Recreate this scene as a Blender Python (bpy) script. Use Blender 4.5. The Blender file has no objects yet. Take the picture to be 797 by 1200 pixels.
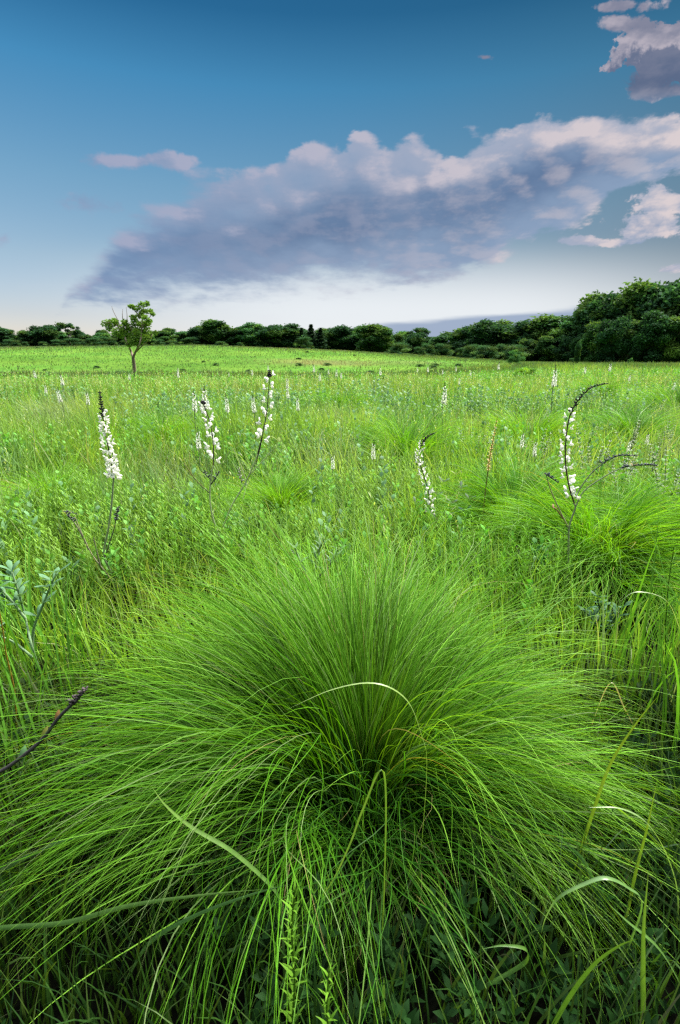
import bpy, math
import numpy as np
from mathutils import Vector
R = math.radians
sc = bpy.context.scene
col = sc.collection
rng = np.random.default_rng(11)

# ------------------------------------------------------------------ camera
FPX, CXP, CYP, PITCH, CAMZ = 567.0, 398.5, 600.0, R(18.35), 1.1
cam_d = bpy.data.cameras.new('camera'); cam = bpy.data.objects.new('camera', cam_d); col.objects.link(cam)
cam_d.sensor_fit = 'VERTICAL'; cam_d.sensor_height = 36.0; cam_d.lens = 36.0 * FPX / 1200.0
cam_d.clip_start = 0.02; cam_d.clip_end = 8000
cam_d.dof.use_dof = True; cam_d.dof.focus_distance = 1.5; cam_d.dof.aperture_fstop = 8.0
cam.location = (0, 0, CAMZ); cam.rotation_euler = (math.pi / 2 - PITCH, 0, 0)
sc.camera = cam
cp, sp = math.cos(PITCH), math.sin(PITCH)
def ray(px, py):
    cx, cy = (px - CXP) / FPX, -(py - CYP) / FPX
    return (cx, cp + cy * sp, -sp + cy * cp)
def at(px, py, Y):
    d = ray(px, py); t = Y / d[1]
    return np.array([d[0] * t, Y, CAMZ + d[2] * t])

# ------------------------------------------------------------------ exposure, render
vs = sc.view_settings
sc.display_settings.display_device = 'sRGB'
vs.view_transform = 'Standard'; vs.look = 'None'; vs.gamma = 1.0; vs.use_curve_mapping = False
vs.exposure = 1.8
sc.render.engine = 'CYCLES'
cy = sc.cycles
cy.max_bounces = 6; cy.diffuse_bounces = 3; cy.glossy_bounces = 1; cy.transmission_bounces = 4
cy.transparent_max_bounces = 4; cy.caustics_reflective = False; cy.caustics_refractive = False
cy.use_denoising = False
cy.use_adaptive_sampling = False
cy.filter_width = 1.3

# ------------------------------------------------------------------ world
SUN_EL, SUN_AZ = 52.0, 50.0      # azimuth measured from +Y (view direction) towards +X
world = bpy.data.worlds.new('World'); sc.world = world; world.use_nodes = True
nt = world.node_tree; nt.nodes.clear(); N = nt.nodes; Lk = nt.links
class NB:
    """small helper writing maths nodes into a tree"""
    def __init__(s, tree): s.t = tree
    def new(s, typ, **kw):
        n = s.t.nodes.new(typ)
        for k, v in kw.items(): setattr(n, k, v)
        return n
    def put(s, sock, v):
        if hasattr(v, 'is_output'): s.t.links.new(v, sock)
        else: sock.default_value = v
    def m(s, op, a, b=0.0, c=0.0, clamp=False):
        n = s.new('ShaderNodeMath', operation=op, use_clamp=clamp)
        s.put(n.inputs[0], a); s.put(n.inputs[1], b)
        if op in ('MULTIPLY_ADD', 'SMOOTH_MIN', 'SMOOTH_MAX'): s.put(n.inputs[2], c)
        return n.outputs[0]
    def ss(s, v, a, b, lo=0.0, hi=1.0):
        n = s.new('ShaderNodeMapRange', interpolation_type='SMOOTHSTEP')
        s.put(n.inputs['Value'], v); s.put(n.inputs['From Min'], a); s.put(n.inputs['From Max'], b)
        s.put(n.inputs['To Min'], lo); s.put(n.inputs['To Max'], hi)
        return n.outputs[0]
    def xyz(s, a, b, c):
        n = s.new('ShaderNodeCombineXYZ'); s.put(n.inputs[0], a); s.put(n.inputs[1], b); s.put(n.inputs[2], c); return n.outputs[0]
    def noise(s, vec, scale, detail=5, rough=0.55, dist=0.0):
        n = s.new('ShaderNodeTexNoise', noise_dimensions='3D'); s.put(n.inputs['Vector'], vec)
        n.inputs['Scale'].default_value = scale; n.inputs['Detail'].default_value = detail
        n.inputs['Roughness'].default_value = rough; n.inputs['Distortion'].default_value = dist
        return n.outputs['Fac']
    def mix(s, f, a, b, bt='MIX'):
        n = s.new('ShaderNodeMix', data_type='RGBA', blend_type=bt)
        s.put(n.inputs['Factor'], f)
        for k, v in (('A', a), ('B', b)):
            sk = [i for i in n.inputs if i.name == k and i.type == 'RGBA'][0]; s.put(sk, v)
        return [o for o in n.outputs if o.type == 'RGBA'][0]
def lin(r, g, b, k=1.0):
    f = lambda c: (c / 255 / 12.92 if c / 255 <= 0.04045 else ((c / 255 + 0.055) / 1.055) ** 2.4) * k
    return (f(r), f(g), f(b), 1.0)
KE = 2.0 ** -vs.exposure

# cloud density field in sky directions: X = dir.x/dir.y, Z = dir.z/dir.y
def pz(px, py):
    d = ray(px, py); return d[0] / d[1], d[2] / d[1]
XR = (-1.3, 1.5)
def curve_pts(pts):
    q = sorted(pz(*p) for p in pts); return q
TOP = curve_pts([(20, 381), (58, 372), (80, 330), (105, 305), (128, 268), (150, 246), (190, 226), (240, 204), (300, 198), (345, 186), (375, 172), (440, 168), (490, 152), (530, 158), (575, 141), (650, 134), (720, 134), (797, 122), (950, 96), (1200, 60)])
BOT = curve_pts([(20, 378), (58, 372), (150, 368), (300, 357), (450, 342), (560, 326), (595, 306), (630, 284), (670, 262), (720, 238), (797, 212), (950, 190), (1200, 175)])
ELL = [  # centre px, radii px, weight
    ((165, 190), (56, 9)), ((110, 241), (40, 15)), ((2, 276), (14, 17)), ((792, 62), (72, 36), 2.0), ((738, 28), (34, 10), .45), ((768, 105), (34, 14)), ((762, 262), (46, 14), .55),
    ((782, 234), (48, 22), .7), ((570, 66), (16, 8)), ((690, 282), (52, 6)), ((790, 316), (24, 9)), ((740, 8), (34, 9)), ((790, 150), (70, 22))]
grp = bpy.data.node_groups.new('cloud_density', 'ShaderNodeTree')
grp.interface.new_socket('P', in_out='INPUT', socket_type='NodeSocketVector')
grp.interface.new_socket('D', in_out='OUTPUT', socket_type='NodeSocketFloat')
grp.interface.new_socket('E', in_out='OUTPUT', socket_type='NodeSocketFloat')
grp.interface.new_socket('F', in_out='OUTPUT', socket_type='NodeSocketFloat')
gb = NB(grp); gi = gb.new('NodeGroupInput'); go = gb.new('NodeGroupOutput')
sep = gb.new('ShaderNodeSeparateXYZ'); grp.links.new(gi.outputs[0], sep.inputs[0])
X, Z = sep.outputs[0], sep.outputs[1]
def fcurve(pts):
    n = gb.new('ShaderNodeFloatCurve'); c = n.mapping.curves[0]
    while len(c.points) > 2: c.points.remove(c.points[1])
    c.points[0].location = (0.0, pts[0][1]); c.points[1].location = (1.0, pts[-1][1])
    for x, z in pts: c.points.new((x - XR[0]) / (XR[1] - XR[0]), z)
    n.mapping.update()
    gb.put(n.inputs['Value'], gb.m('DIVIDE', gb.m('SUBTRACT', X, XR[0]), XR[1] - XR[0]))
    return n.outputs[0]
h = gb.m('ADD', gb.m('MAXIMUM', Z, -0.1), 0.24)
q = gb.xyz(gb.m('DIVIDE', X, h), gb.m('DIVIDE', 1.0, h), 0.0)
n1 = gb.noise(q, 2.1, 8, 0.55, 0.1)
n2 = gb.noise(q, 7.5, 7, 0.6, 0.0)
n3 = gb.noise(gb.xyz(gb.m('MULTIPLY', X, 3.0), gb.m('MULTIPLY', Z, 14.0), 1.7), 2.2, 6, 0.55)
vor = gb.new('ShaderNodeTexVoronoi', feature='SMOOTH_F1'); gb.put(vor.inputs['Vector'], gb.xyz(gb.m('ADD', gb.m('MULTIPLY', X, 1.0), gb.m('MULTIPLY', n2, 0.06)), gb.m('ADD', gb.m('MULTIPLY', Z, 1.3), gb.m('MULTIPLY', n1, 0.12)), 0.0))
vor.inputs['Scale'].default_value = 11.0; vor.inputs['Smoothness'].default_value = 0.35
edge = gb.m('MINIMUM', gb.m('SUBTRACT', fcurve(TOP), Z), gb.m('MULTIPLY', gb.m('SUBTRACT', Z, fcurve(BOT)), 0.8))
edge = gb.m('MULTIPLY', edge, 15.0)            # ~ 1 about 0.11 inside the outline
edge = gb.m('MINIMUM', edge, 1.35)
wa = gb.m('MULTIPLY', gb.m('SUBTRACT', gb.noise(gb.xyz(X, Z, 4.0), 16.0, 6, 0.62), 0.5), 3.0); wb = gb.m('MULTIPLY', gb.m('SUBTRACT', gb.noise(gb.xyz(X, Z, 9.0), 13.0, 6, 0.62), 0.5), 3.2)
for (c, r, *wt) in ELL:
    a = pz(*c); b = pz(c[0] + r[0], c[1]); t = pz(c[0], c[1] - r[1])
    vx = gb.m('DIVIDE', gb.m('SUBTRACT', X, a[0]), b[0] - a[0]); vz = gb.m('DIVIDE', gb.m('SUBTRACT', Z, a[1]), t[1] - a[1])
    vx = gb.m('ADD', vx, wa); vz = gb.m('ADD', vz, wb)
    dd = gb.m('SQRT', gb.m('ADD', gb.m('MULTIPLY', vx, vx), gb.m('MULTIPLY', vz, vz)))
    edge = gb.m('MAXIMUM', edge, gb.m('MULTIPLY', gb.m('SUBTRACT', 1.0, dd), wt[0] if wt else 0.50))
edge = gb.m('MAXIMUM', edge, -1.5)
puff = gb.m('SUBTRACT', 0.5, vor.outputs['Distance'])
pw = gb.m('MULTIPLY', gb.ss(Z, 0.10, 0.34, 0.05, 1.0), gb.ss(Z, 0.36, 0.44, 1.0, 0.35))
F = gb.m('ADD', gb.m('MULTIPLY', gb.m('SUBTRACT', n1, 0.5), 1.4), gb.m('MULTIPLY', gb.m('SUBTRACT', n3, 0.5), 0.45))
F = gb.m('ADD', F, gb.m('MULTIPLY', gb.m('SUBTRACT', n2, 0.5), 0.95))
F = gb.m('ADD', F, gb.m('MULTIPLY', gb.m('MULTIPLY', puff, 0.85), pw))
D = gb.m('ADD', edge, F); grp.links.new(F, go.inputs[2])
grp.links.new(D, go.inputs[0]); grp.links.new(edge, go.inputs[1])

W = NB(nt)
tc = W.new('ShaderNodeTexCoord'); sepd = W.new('ShaderNodeSeparateXYZ'); Lk.new(tc.outputs['Generated'], sepd.inputs[0])
dx, dy, dz = sepd.outputs
yy = W.m('MAXIMUM', dy, 0.06)
WX, WZ = W.m('DIVIDE', dx, yy), W.m('DIVIDE', dz, yy)
def dens(ox, oz):
    g = W.new('ShaderNodeGroup'); g.node_tree = grp
    W.put(g.inputs[0], W.xyz(W.m('ADD', WX, ox), W.m('ADD', WZ, oz), 0.0)); return g
g0 = dens(0, 0); g1 = dens(0.016, 0.020); g2 = dens(0.012, 0.030)
D0, E0, F0 = g0.outputs; F1 = g1.outputs[2]; E2 = g2.outputs[1]; F2 = g2.outputs[2]
sky = W.new('ShaderNodeTexSky', sky_type='NISHITA'); sky.sun_disc = False
sky.sun_elevation = R(SUN_EL); sky.sun_rotation = R(SUN_AZ); sky.air_density = 1.0; sky.dust_density = 0.6; sky.ozone_density = 1.6; sky.altitude = 200
elev = W.m('DIVIDE', dz, W.m('SQRT', W.m('ADD', W.m('MULTIPLY', dx, dx), W.m('MULTIPLY', dy, dy))))
rampn = W.new('ShaderNodeValToRGB'); Lk.new(elev, rampn.inputs[0])
TINT = [(0.0, (0.31, 0.275, 0.295)), (0.06, (0.27, 0.24, 0.255)), (0.15, (0.25, 0.25, 0.24)), (0.27, (0.185, 0.252, 0.246)), (0.42, (0.085, 0.225, 0.252)), (0.52, (0.034, 0.135, 0.173)), (0.64, (0.022, 0.11, 0.15))]
el = rampn.color_ramp.elements
el[0].position = TINT[0][0]; el[0].color = (*TINT[0][1], 1); el[1].position = TINT[-1][0]; el[1].color = (*TINT[-1][1], 1)
for p_, c_ in TINT[1:-1]:
    e_ = el.new(p_); e_.color = (*c_, 1)
base = W.mix(1.0, sky.outputs[0], rampn.outputs[0], 'MULTIPLY')
SKYK = 0.10                                     # Nishita strength
xk = W.m('MULTIPLY', W.ss(WX, -1.1, 1.1, 1.52, 0.40), SKYK); base = W.mix(1.0, base, W.xyz(xk, xk, xk), 'MULTIPLY')
# brightening low towards the middle of the view, thin high cloud
glow = W.m('MULTIPLY', W.ss(WZ, 0.07, 0.21, 1.0, 0.0), W.ss(W.m('ABSOLUTE', W.m('SUBTRACT', WX, 0.14)), 0.15, 0.85, 1.0, 0.0))
base = W.mix(W.m('MULTIPLY', glow, 0.9), base, lin(238, 243, 247, KE))
# low flat blue-grey bank on the right
qlow = W.xyz(W.m('MULTIPLY', WX, 2.2), W.m('MULTIPLY', WZ, 16.0), 3.0)
nlow = W.noise(qlow, 1.6, 5, 0.5)
lowtop = W.m('ADD', W.m('MULTIPLY', WX, 0.085), 0.042)
lowm = W.ss(W.m('ADD', W.m('SUBTRACT', lowtop, WZ), W.m('MULTIPLY', W.m('SUBTRACT', nlow, 0.5), 0.035)), -0.002, 0.010)
lowm = W.m('MULTIPLY', lowm, W.ss(WX, -0.12, 0.12, 0.0, 0.9))
base = W.mix(lowm, base, lin(150, 168, 196, KE))
cirr = W.m('MULTIPLY', W.ss(W.noise(qlow, 0.9, 6, 0.6), 0.5, 0.75), W.ss(WZ, 0.05, 0.16, 0.35, 0.0))
base = W.mix(cirr, base, lin(214, 214, 228, KE))
# the big bank
alpha = W.ss(D0, 0.0, W.ss(W.m('ADD', WZ, W.m('MULTIPLY', WX, 0.25)), 0.06, 0.34, 0.85, 0.20))
lit = W.ss(W.m('SUBTRACT', F0, F1), -0.14, 0.30)
rim = W.ss(W.m('ADD', E2, W.m('MULTIPLY', F2, 1.2)), 0.80, 0.0)                     # thin towards the light: brighter
right = W.ss(WX, -0.5, 0.75)
body = W.mix(W.ss(D0, 0.2, 1.9), lin(138, 160, 190, KE), lin(88, 114, 152, KE))
body = W.mix(W.m('MULTIPLY', W.ss(WZ, 0.22, 0.06), 0.55), body, lin(150, 166, 194, KE))
body = W.mix(W.ss(WX, -0.05, -0.6, 0.0, 0.55), body, lin(100, 138, 182, KE))
hi = W.mix(right, lin(160, 168, 195, KE), lin(224, 211, 212, KE))
lk = W.ss(WZ, 0.36, 0.45, 1.0, 0.45)
litf = W.m('MAXIMUM', W.m('MULTIPLY', lit, W.m('MULTIPLY', lk, W.ss(WX, -0.7, 0.6, 0.12, 0.46))), W.m('MULTIPLY', rim, W.m('ADD', W.m('MULTIPLY', lit, 0.8), 0.32)))
body = W.mix(W.ss(WZ, 0.37, 0.43), body, lin(92, 106, 136, KE))
hi = W.mix(W.ss(WZ, 0.38, 0.44, 0.0, 0.7), hi, lin(172, 166, 182, KE))
ccol = W.mix(litf, body, hi)
front = W.mix(W.m('MULTIPLY', alpha, 0.96), base, ccol)
# unseen bright overcast overhead, added to light the ground; dimmed behind the camera
ncl = W.noise(tc.outputs['Generated'], 3.0, 5, 0.55)
white = W.mix(W.ss(ncl, 0.35, 0.7), (0.50, 0.60, 0.78, 1), (1.05, 1.02, 0.98, 1))
white = W.mix(1.0, white, W.mix(W.ss(W.m('ADD', elev, W.m('MULTIPLY', dy, 1.5)), 0.1, 2.0), (0.10, 0.11, 0.13, 1), (1.8, 1.8, 1.78, 1)), 'MULTIPLY')
back = W.m('MAXIMUM', W.ss(dy, 0.22, -0.1), W.ss(elev, 0.78, 1.3))
full = W.mix(back, front, white)
bg = W.new('ShaderNodeBackground'); W.put(bg.inputs[0], full); bg.inputs[1].default_value = 1.0
out = W.new('ShaderNodeOutputWorld'); Lk.new(bg.outputs[0], out.inputs[0])
world.cycles.sampling_method = 'MANUAL'; world.cycles.sample_map_resolution = 512

sun_d = bpy.data.lights.new('sun', 'SUN'); sun_d.energy = 3.9; sun_d.angle = R(16); sun_d.color = (1.0, 0.95, 0.86)
sun = bpy.data.objects.new('sun', sun_d); col.objects.link(sun)
sun.rotation_euler = (R(90 - SUN_EL), 0, R(180 - SUN_AZ)); sun.location = (10, 30, 30)

# ------------------------------------------------------------------ helpers
def tag(o, label=None, cat=None, group=None, kind=None):
    if label: o['label'] = label
    if cat: o['category'] = cat
    if group: o['group'] = group
    if kind: o['kind'] = kind
    return o
def empty(name, loc):
    o = bpy.data.objects.new(name, None); col.objects.link(o); o.location = loc; o.empty_display_size = 0.1
    return o
KIDS = {}
class MB:
    def __init__(s): s.v = []; s.f = []; s.c = []; s.n = 0
    def add(s, v, f, c):
        v = np.asarray(v, dtype=np.float32).reshape(-1, 3); c = np.asarray(c, dtype=np.float32)
        if c.ndim == 1: c = np.broadcast_to(c, (len(v), 3))
        s.v.append(v); s.f.append(np.asarray(f, dtype=np.int32).reshape(-1, 4) + s.n); s.c.append(c.reshape(-1, 3)); s.n += len(v)
    def build(s, name, mat, parent=None, origin=(0, 0, 0), smooth=True):
        v = np.concatenate(s.v) - np.asarray(origin, dtype=np.float32); f = np.concatenate(s.f); c = np.concatenate(s.c)
        me = bpy.data.meshes.new(name)
        me.vertices.add(len(v)); me.vertices.foreach_set('co', v.astype(np.float32).ravel())
        me.loops.add(f.size); me.loops.foreach_set('vertex_index', f.ravel())
        me.polygons.add(len(f)); me.polygons.foreach_set('loop_start', np.arange(0, f.size, 4, dtype=np.int32))
        me.polygons.foreach_set('loop_total', np.full(len(f), 4, dtype=np.int32))
        if smooth: me.polygons.foreach_set('use_smooth', np.ones(len(f), dtype=bool))
        a = me.attributes.new('tint', 'FLOAT_COLOR', 'POINT')
        a.data.foreach_set('color', np.concatenate([c, np.ones((len(c), 1), np.float32)], 1).astype(np.float32).ravel())
        me.update(calc_edges=True)
        me.materials.append(mat)
        o = bpy.data.objects.new(name, me); col.objects.link(o)
        if parent is None: o.location = origin
        else:
            o.parent = parent; KIDS.setdefault(parent.name, []).append(o)
            pl = np.array(PLOC.get(parent.name, tuple(parent.location)))
            o.location = tuple(np.asarray(origin, dtype=float) - pl); PLOC[o.name] = tuple(np.asarray(origin, dtype=float))
        return o
PLOC = {}
PROF = {'grass': lambda s: np.clip(1 - s ** 2.2, 0.04, 1) * (0.55 + 0.45 * np.clip(s * 6, 0, 1)),
        'leaf': lambda s: np.clip(np.sin(np.pi * np.clip(s * 0.96 + 0.02, 0, 1)) ** 0.8, 0.05, 1),
        'obovate': lambda s: np.clip((s ** 0.75) * np.sqrt(np.clip(1 - s ** 4, 0, 1)) * 1.15, 0.05, 1),
        'lance': lambda s: np.clip((1 - s) ** 0.8 * np.clip(s * 5 + 0.25, 0, 1), 0.04, 1)}
def ribbons(mb, base, length, az, t0, t1, width, ca, cb, S=8, prof='grass', twist=None, k=1.3, drift=0.0, fold=False, wob=0.0):
    n = len(base); B = lambda a: np.broadcast_to(np.asarray(a, dtype=float), (n,))
    length, az, t0, t1, width = B(length), B(az), B(t0), B(t1), B(width); drift = B(drift)
    s = np.linspace(0, 1, S); sm = (s[1:] + s[:-1]) / 2
    th = t0[:, None] + (t1 - t0)[:, None] * sm[None] ** k
    a = az[:, None] + drift[:, None] * sm[None]
    if wob:
        a = a + wob * rng.normal(0, 1, (n, 1)) * np.sin(6.28 * (sm[None] * rng.uniform(.6, 1.5, (n, 1)) + rng.random((n, 1)))); th = th + 0.45 * wob * rng.normal(0, 1, (n, 1)) * np.sin(6.28 * (sm[None] * rng.uniform(.6, 1.4, (n, 1)) + rng.random((n, 1))))
    st = (length / (S - 1))[:, None]
    d = np.stack([np.sin(th) * np.sin(a) * st, np.sin(th) * np.cos(a) * st, np.cos(th) * st], -1)
    P = np.concatenate([np.zeros((n, 1, 3)), np.cumsum(d, 1)], 1) + np.asarray(base)[:, None]
    tn = np.concatenate([d[:, :1], (d[:, 1:] + d[:, :-1]) / 2, d[:, -1:]], 1); tn /= np.linalg.norm(tn, axis=-1, keepdims=True) + 1e-9
    aa = np.concatenate([a[:, :1], a], 1)
    hv = np.stack([np.cos(aa), -np.sin(aa), np.zeros_like(aa)], -1)
    nv = np.cross(tn, hv)
    tw = B(0.0 if twist is None else twist)[:, None, None]
    tw = tw * (0.4 + 0.8 * s)[None, :, None]
    side = np.cos(tw) * hv + np.sin(tw) * nv
    w = (width[:, None] * PROF[prof](s)[None])[..., None] / 2
    ca = np.broadcast_to(np.asarray(ca, dtype=float), (n, 3)); cb = np.broadcast_to(np.asarray(cb, dtype=float), (n, 3))
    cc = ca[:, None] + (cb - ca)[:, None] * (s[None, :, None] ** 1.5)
    if fold:
        up = np.cross(side, tn)
        V = np.stack([P - side * w - up * w * 0.35, P, P + side * w - up * w * 0.35], 2)
        m = 3
    else:
        V = np.stack([P - side * w, P + side * w], 2); m = 2
    C = np.repeat(cc[:, :, None], m, 2)
    idx = (np.arange(n) * S * m)[:, None, None] + (np.arange(S - 1) * m)[None, :, None]
    fs = []
    for j in range(m - 1):
        fs.append(np.stack([idx + j, idx + j + 1, idx + m + j + 1, idx + m + j], -1).reshape(-1, 4))
    mb.add(V.reshape(-1, 3), np.concatenate(fs), C.reshape(-1, 3))
    return P
def smooth_path(pts, n=24):
    p = np.asarray(pts, dtype=float); k = len(p)
    if k < 3: return np.array([p[0] + (p[-1] - p[0]) * t for t in np.linspace(0, 1, n)])
    q = np.concatenate([[2 * p[0] - p[1]], p, [2 * p[-1] - p[-2]]]); out = []
    for t in np.linspace(0, k - 1 - 1e-6, n):
        i = int(t); f = t - i; a, b, c, d = q[i], q[i + 1], q[i + 2], q[i + 3]
        out.append(0.5 * (2 * b + (c - a) * f + (2 * a - 5 * b + 4 * c - d) * f * f + (3 * b - a - 3 * c + d) * f ** 3))
    return np.array(out)
def tube(mb, pts, r0, r1, c0, c1=None, sides=6, rad=None):
    p = np.asarray(pts, dtype=float); n = len(p); c1 = c0 if c1 is None else c1
    t = np.gradient(p, axis=0); t /= np.linalg.norm(t, axis=1, keepdims=True) + 1e-9
    ref = np.array([0.31, 0.95, 0.05]); u = np.cross(t, ref); u /= np.linalg.norm(u, axis=1, keepdims=True) + 1e-9; w = np.cross(t, u)
    s = np.linspace(0, 1, n); r = (r0 + (r1 - r0) * s) if rad is None else rad
    an = np.arange(sides) * 2 * np.pi / sides
    V = p[:, None] + r[:, None, None] * (np.cos(an)[None, :, None] * u[:, None] + np.sin(an)[None, :, None] * w[:, None])
    i = np.arange(n - 1)[:, None] * sides; j = np.arange(sides)[None]; j2 = (j + 1) % sides
    f = np.stack([i + j, i + j2, i + sides + j2, i + sides + j], -1).reshape(-1, 4)
    C = np.asarray(c0, dtype=float)[None] + (np.asarray(c1, dtype=float) - np.asarray(c0, dtype=float))[None] * s[:, None]
    mb.add(V.reshape(-1, 3), f, np.repeat(C[:, None], sides, 1).reshape(-1, 3))
def blade_path(mb, pts, width, ca, cb, side=(1, 0, 0), n=28, peak=0.35):
    """one broad grass blade along a 3-D path, with a folded midrib"""
    p = smooth_path(pts, n); s = np.linspace(0, 1, n)
    t = np.gradient(p, axis=0); t /= np.linalg.norm(t, axis=1, keepdims=True)
    sd = np.asarray(side, dtype=float)[None] - t * (t @ np.asarray(side, dtype=float))[:, None]; sd /= np.linalg.norm(sd, axis=1, keepdims=True) + 1e-9
    up = np.cross(sd, t); w = (width / 2 * np.where(s < peak, 0.6 + 0.4 * s / peak, np.clip(1 - ((s - peak) / (1 - peak)) ** 2.0, 0.03, 1)))[:, None]
    V = np.stack([p - sd * w + up * w * .3, p, p + sd * w + up * w * .3], 1)
    C = np.asarray(ca)[None] + (np.asarray(cb) - np.asarray(ca))[None] * s[:, None]
    C3 = np.repeat(C[:, None], 3, 1); C3[:, 1] *= 1.12
    i = np.arange(n - 1) * 3; f = np.concatenate([np.stack([i + j, i + j + 1, i + 4 + j, i + 3 + j], -1) for j in (0, 1)])
    mb.add(V.reshape(-1, 3), f, C3.reshape(-1, 3)); return p
# smooth value noise for patches
_G = rng.random((4, 64, 64))
def vnoise(x, y, k=0):
    x = np.asarray(x, dtype=float); y = np.asarray(y, dtype=float)
    xi = np.floor(x).astype(int); yi = np.floor(y).astype(int); fx = x - xi; fy = y - yi
    fx = fx * fx * (3 - 2 * fx); fy = fy * fy * (3 - 2 * fy); G = _G[k]
    g = lambda i, j: G[i % 64, j % 64]
    return (g(xi, yi) * (1 - fx) + g(xi + 1, yi) * fx) * (1 - fy) + (g(xi, yi + 1) * (1 - fx) + g(xi + 1, yi + 1) * fx) * fy
def fbm(x, y, k=0, o=3):
    s = 0; a = 0.5; t = 0
    for i in range(o): s = s + a * vnoise(x * 2 ** i + 7.3 * i, y * 2 ** i, k); t += a; a *= 0.5
    return s / t
def sstep(x, a, b):
    t = np.clip((np.asarray(x, dtype=float) - a) / (b - a), 0, 1); return t * t * (3 - 2 * t)
def terrain(x, y):
    x = np.asarray(x, dtype=float); y = np.asarray(y, dtype=float)
    d = np.hypot(x, y); yp = np.where(y > 0, y, 0); s = x / (yp + 3.0)
    lf = (1 - sstep(s, -0.02, 0.42)) * sstep(y, 5, 14)
    dip = -0.85 * lf * sstep(y, 12, 30) * (1 - sstep(y, 40, 78))
    crest = np.interp(s, [-0.9, -0.72, -0.27, 0.0, 0.22, 0.36, 0.8], [1.5, 1.75, 2.25, 1.25, -0.1, -0.75, -0.75])
    hill = crest * sstep(y, 28, 100) * (1 + 0.1 * sstep(y, 108, 220))
    back = 0.25 * fbm(x / 30, y / 30, 2) * sstep(d, 60, 300) + 5.0 * sstep(d, 128, 260)
    micro = 0.05 * (fbm(x / 1.3 + 3, y / 1.3, 1) - 0.5)
    return np.where(y > 0, dip + hill, 0) + back + micro

# ------------------------------------------------------------------ materials
def leaf_mat(name, trans=0.35, rough=0.45, spec=0.2, tcol=(1.25, 1.2, 0.55), dark=1.0, nscale=0.0):
    m = bpy.data.materials.new(name); m.use_nodes = True; t = m.node_tree; t.nodes.clear(); b = NB(t)
    at_ = b.new('ShaderNodeAttribute', attribute_name='tint')
    c = at_.outputs['Color']
    if nscale:
        tcn = b.new('ShaderNodeTexCoord'); nz = b.noise(tcn.outputs['Object'], nscale, 3)
        c = b.mix(1.0, c, b.mix(nz, (0.72, 0.72, 0.72, 1), (1.3, 1.25, 1.1, 1)), 'MULTIPLY')
    p = b.new('ShaderNodeBsdfPrincipled'); b.put(p.inputs['Base Color'], c)
    p.inputs['Roughness'].default_value = rough; p.inputs['Specular IOR Level'].default_value = spec
    tr = b.new('ShaderNodeBsdfTranslucent'); b.put(tr.inputs[0], b.mix(1.0, c, (*tcol, 1), 'MULTIPLY'))
    mx = b.new('ShaderNodeMixShader'); mx.inputs[0].default_value = trans
    t.links.new(p.outputs[0], mx.inputs[1]); t.links.new(tr.outputs[0], mx.inputs[2])
    o = b.new('ShaderNodeOutputMaterial'); t.links.new(mx.outputs[0], o.inputs[0])
    return m
def solid_mat(name, rough=0.8, nscale=20.0, amp=0.3):
    m = bpy.data.materials.new(name); m.use_nodes = True; t = m.node_tree; t.nodes.clear(); b = NB(t)
    at_ = b.new('ShaderNodeAttribute', attribute_name='tint'); tcn = b.new('ShaderNodeTexCoord')
    nz = b.noise(tcn.outputs['Object'], nscale, 5)
    c = b.mix(1.0, at_.outputs['Color'], b.mix(nz, (1 - amp, 1 - amp, 1 - amp, 1), (1 + amp, 1 + amp, 1 + amp, 1)), 'MULTIPLY')
    p = b.new('ShaderNodeBsdfPrincipled'); b.put(p.inputs['Base Color'], c); p.inputs['Roughness'].default_value = rough; p.inputs['Specular IOR Level'].default_value = 0.25
    o = b.new('ShaderNodeOutputMaterial'); t.links.new(p.outputs[0], o.inputs[0]); return m
M_TUSS = leaf_mat('tussock_blades', 0.45, 0.5, 0.12, (1.3, 1.15, 0.3))
M_GRASS = leaf_mat('meadow_blades', 0.42, 0.5, 0.2, (1.2, 1.15, 0.4))
M_HERB = leaf_mat('herb_leaves', 0.32, 0.55, 0.12, (1.2, 1.2, 0.6))
M_BROAD = leaf_mat('broad_blades', 0.40, 0.35, 0.5, (1.2, 1.2, 0.5), nscale=60)
M_CROWN = leaf_mat('tree_leaves', 0.35, 0.7, 0.05, (1.2, 1.2, 0.6))
M_PETAL = leaf_mat('white_petals', 0.5, 0.6, 0.2, (1, 1, 0.95))
M_STEM = leaf_mat('stems', 0.4, 0.6, 0.15, (1.0, 1.0, 0.9), nscale=90)
M_BARK = solid_mat('bark', 0.9, 6, 0.4)

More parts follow.
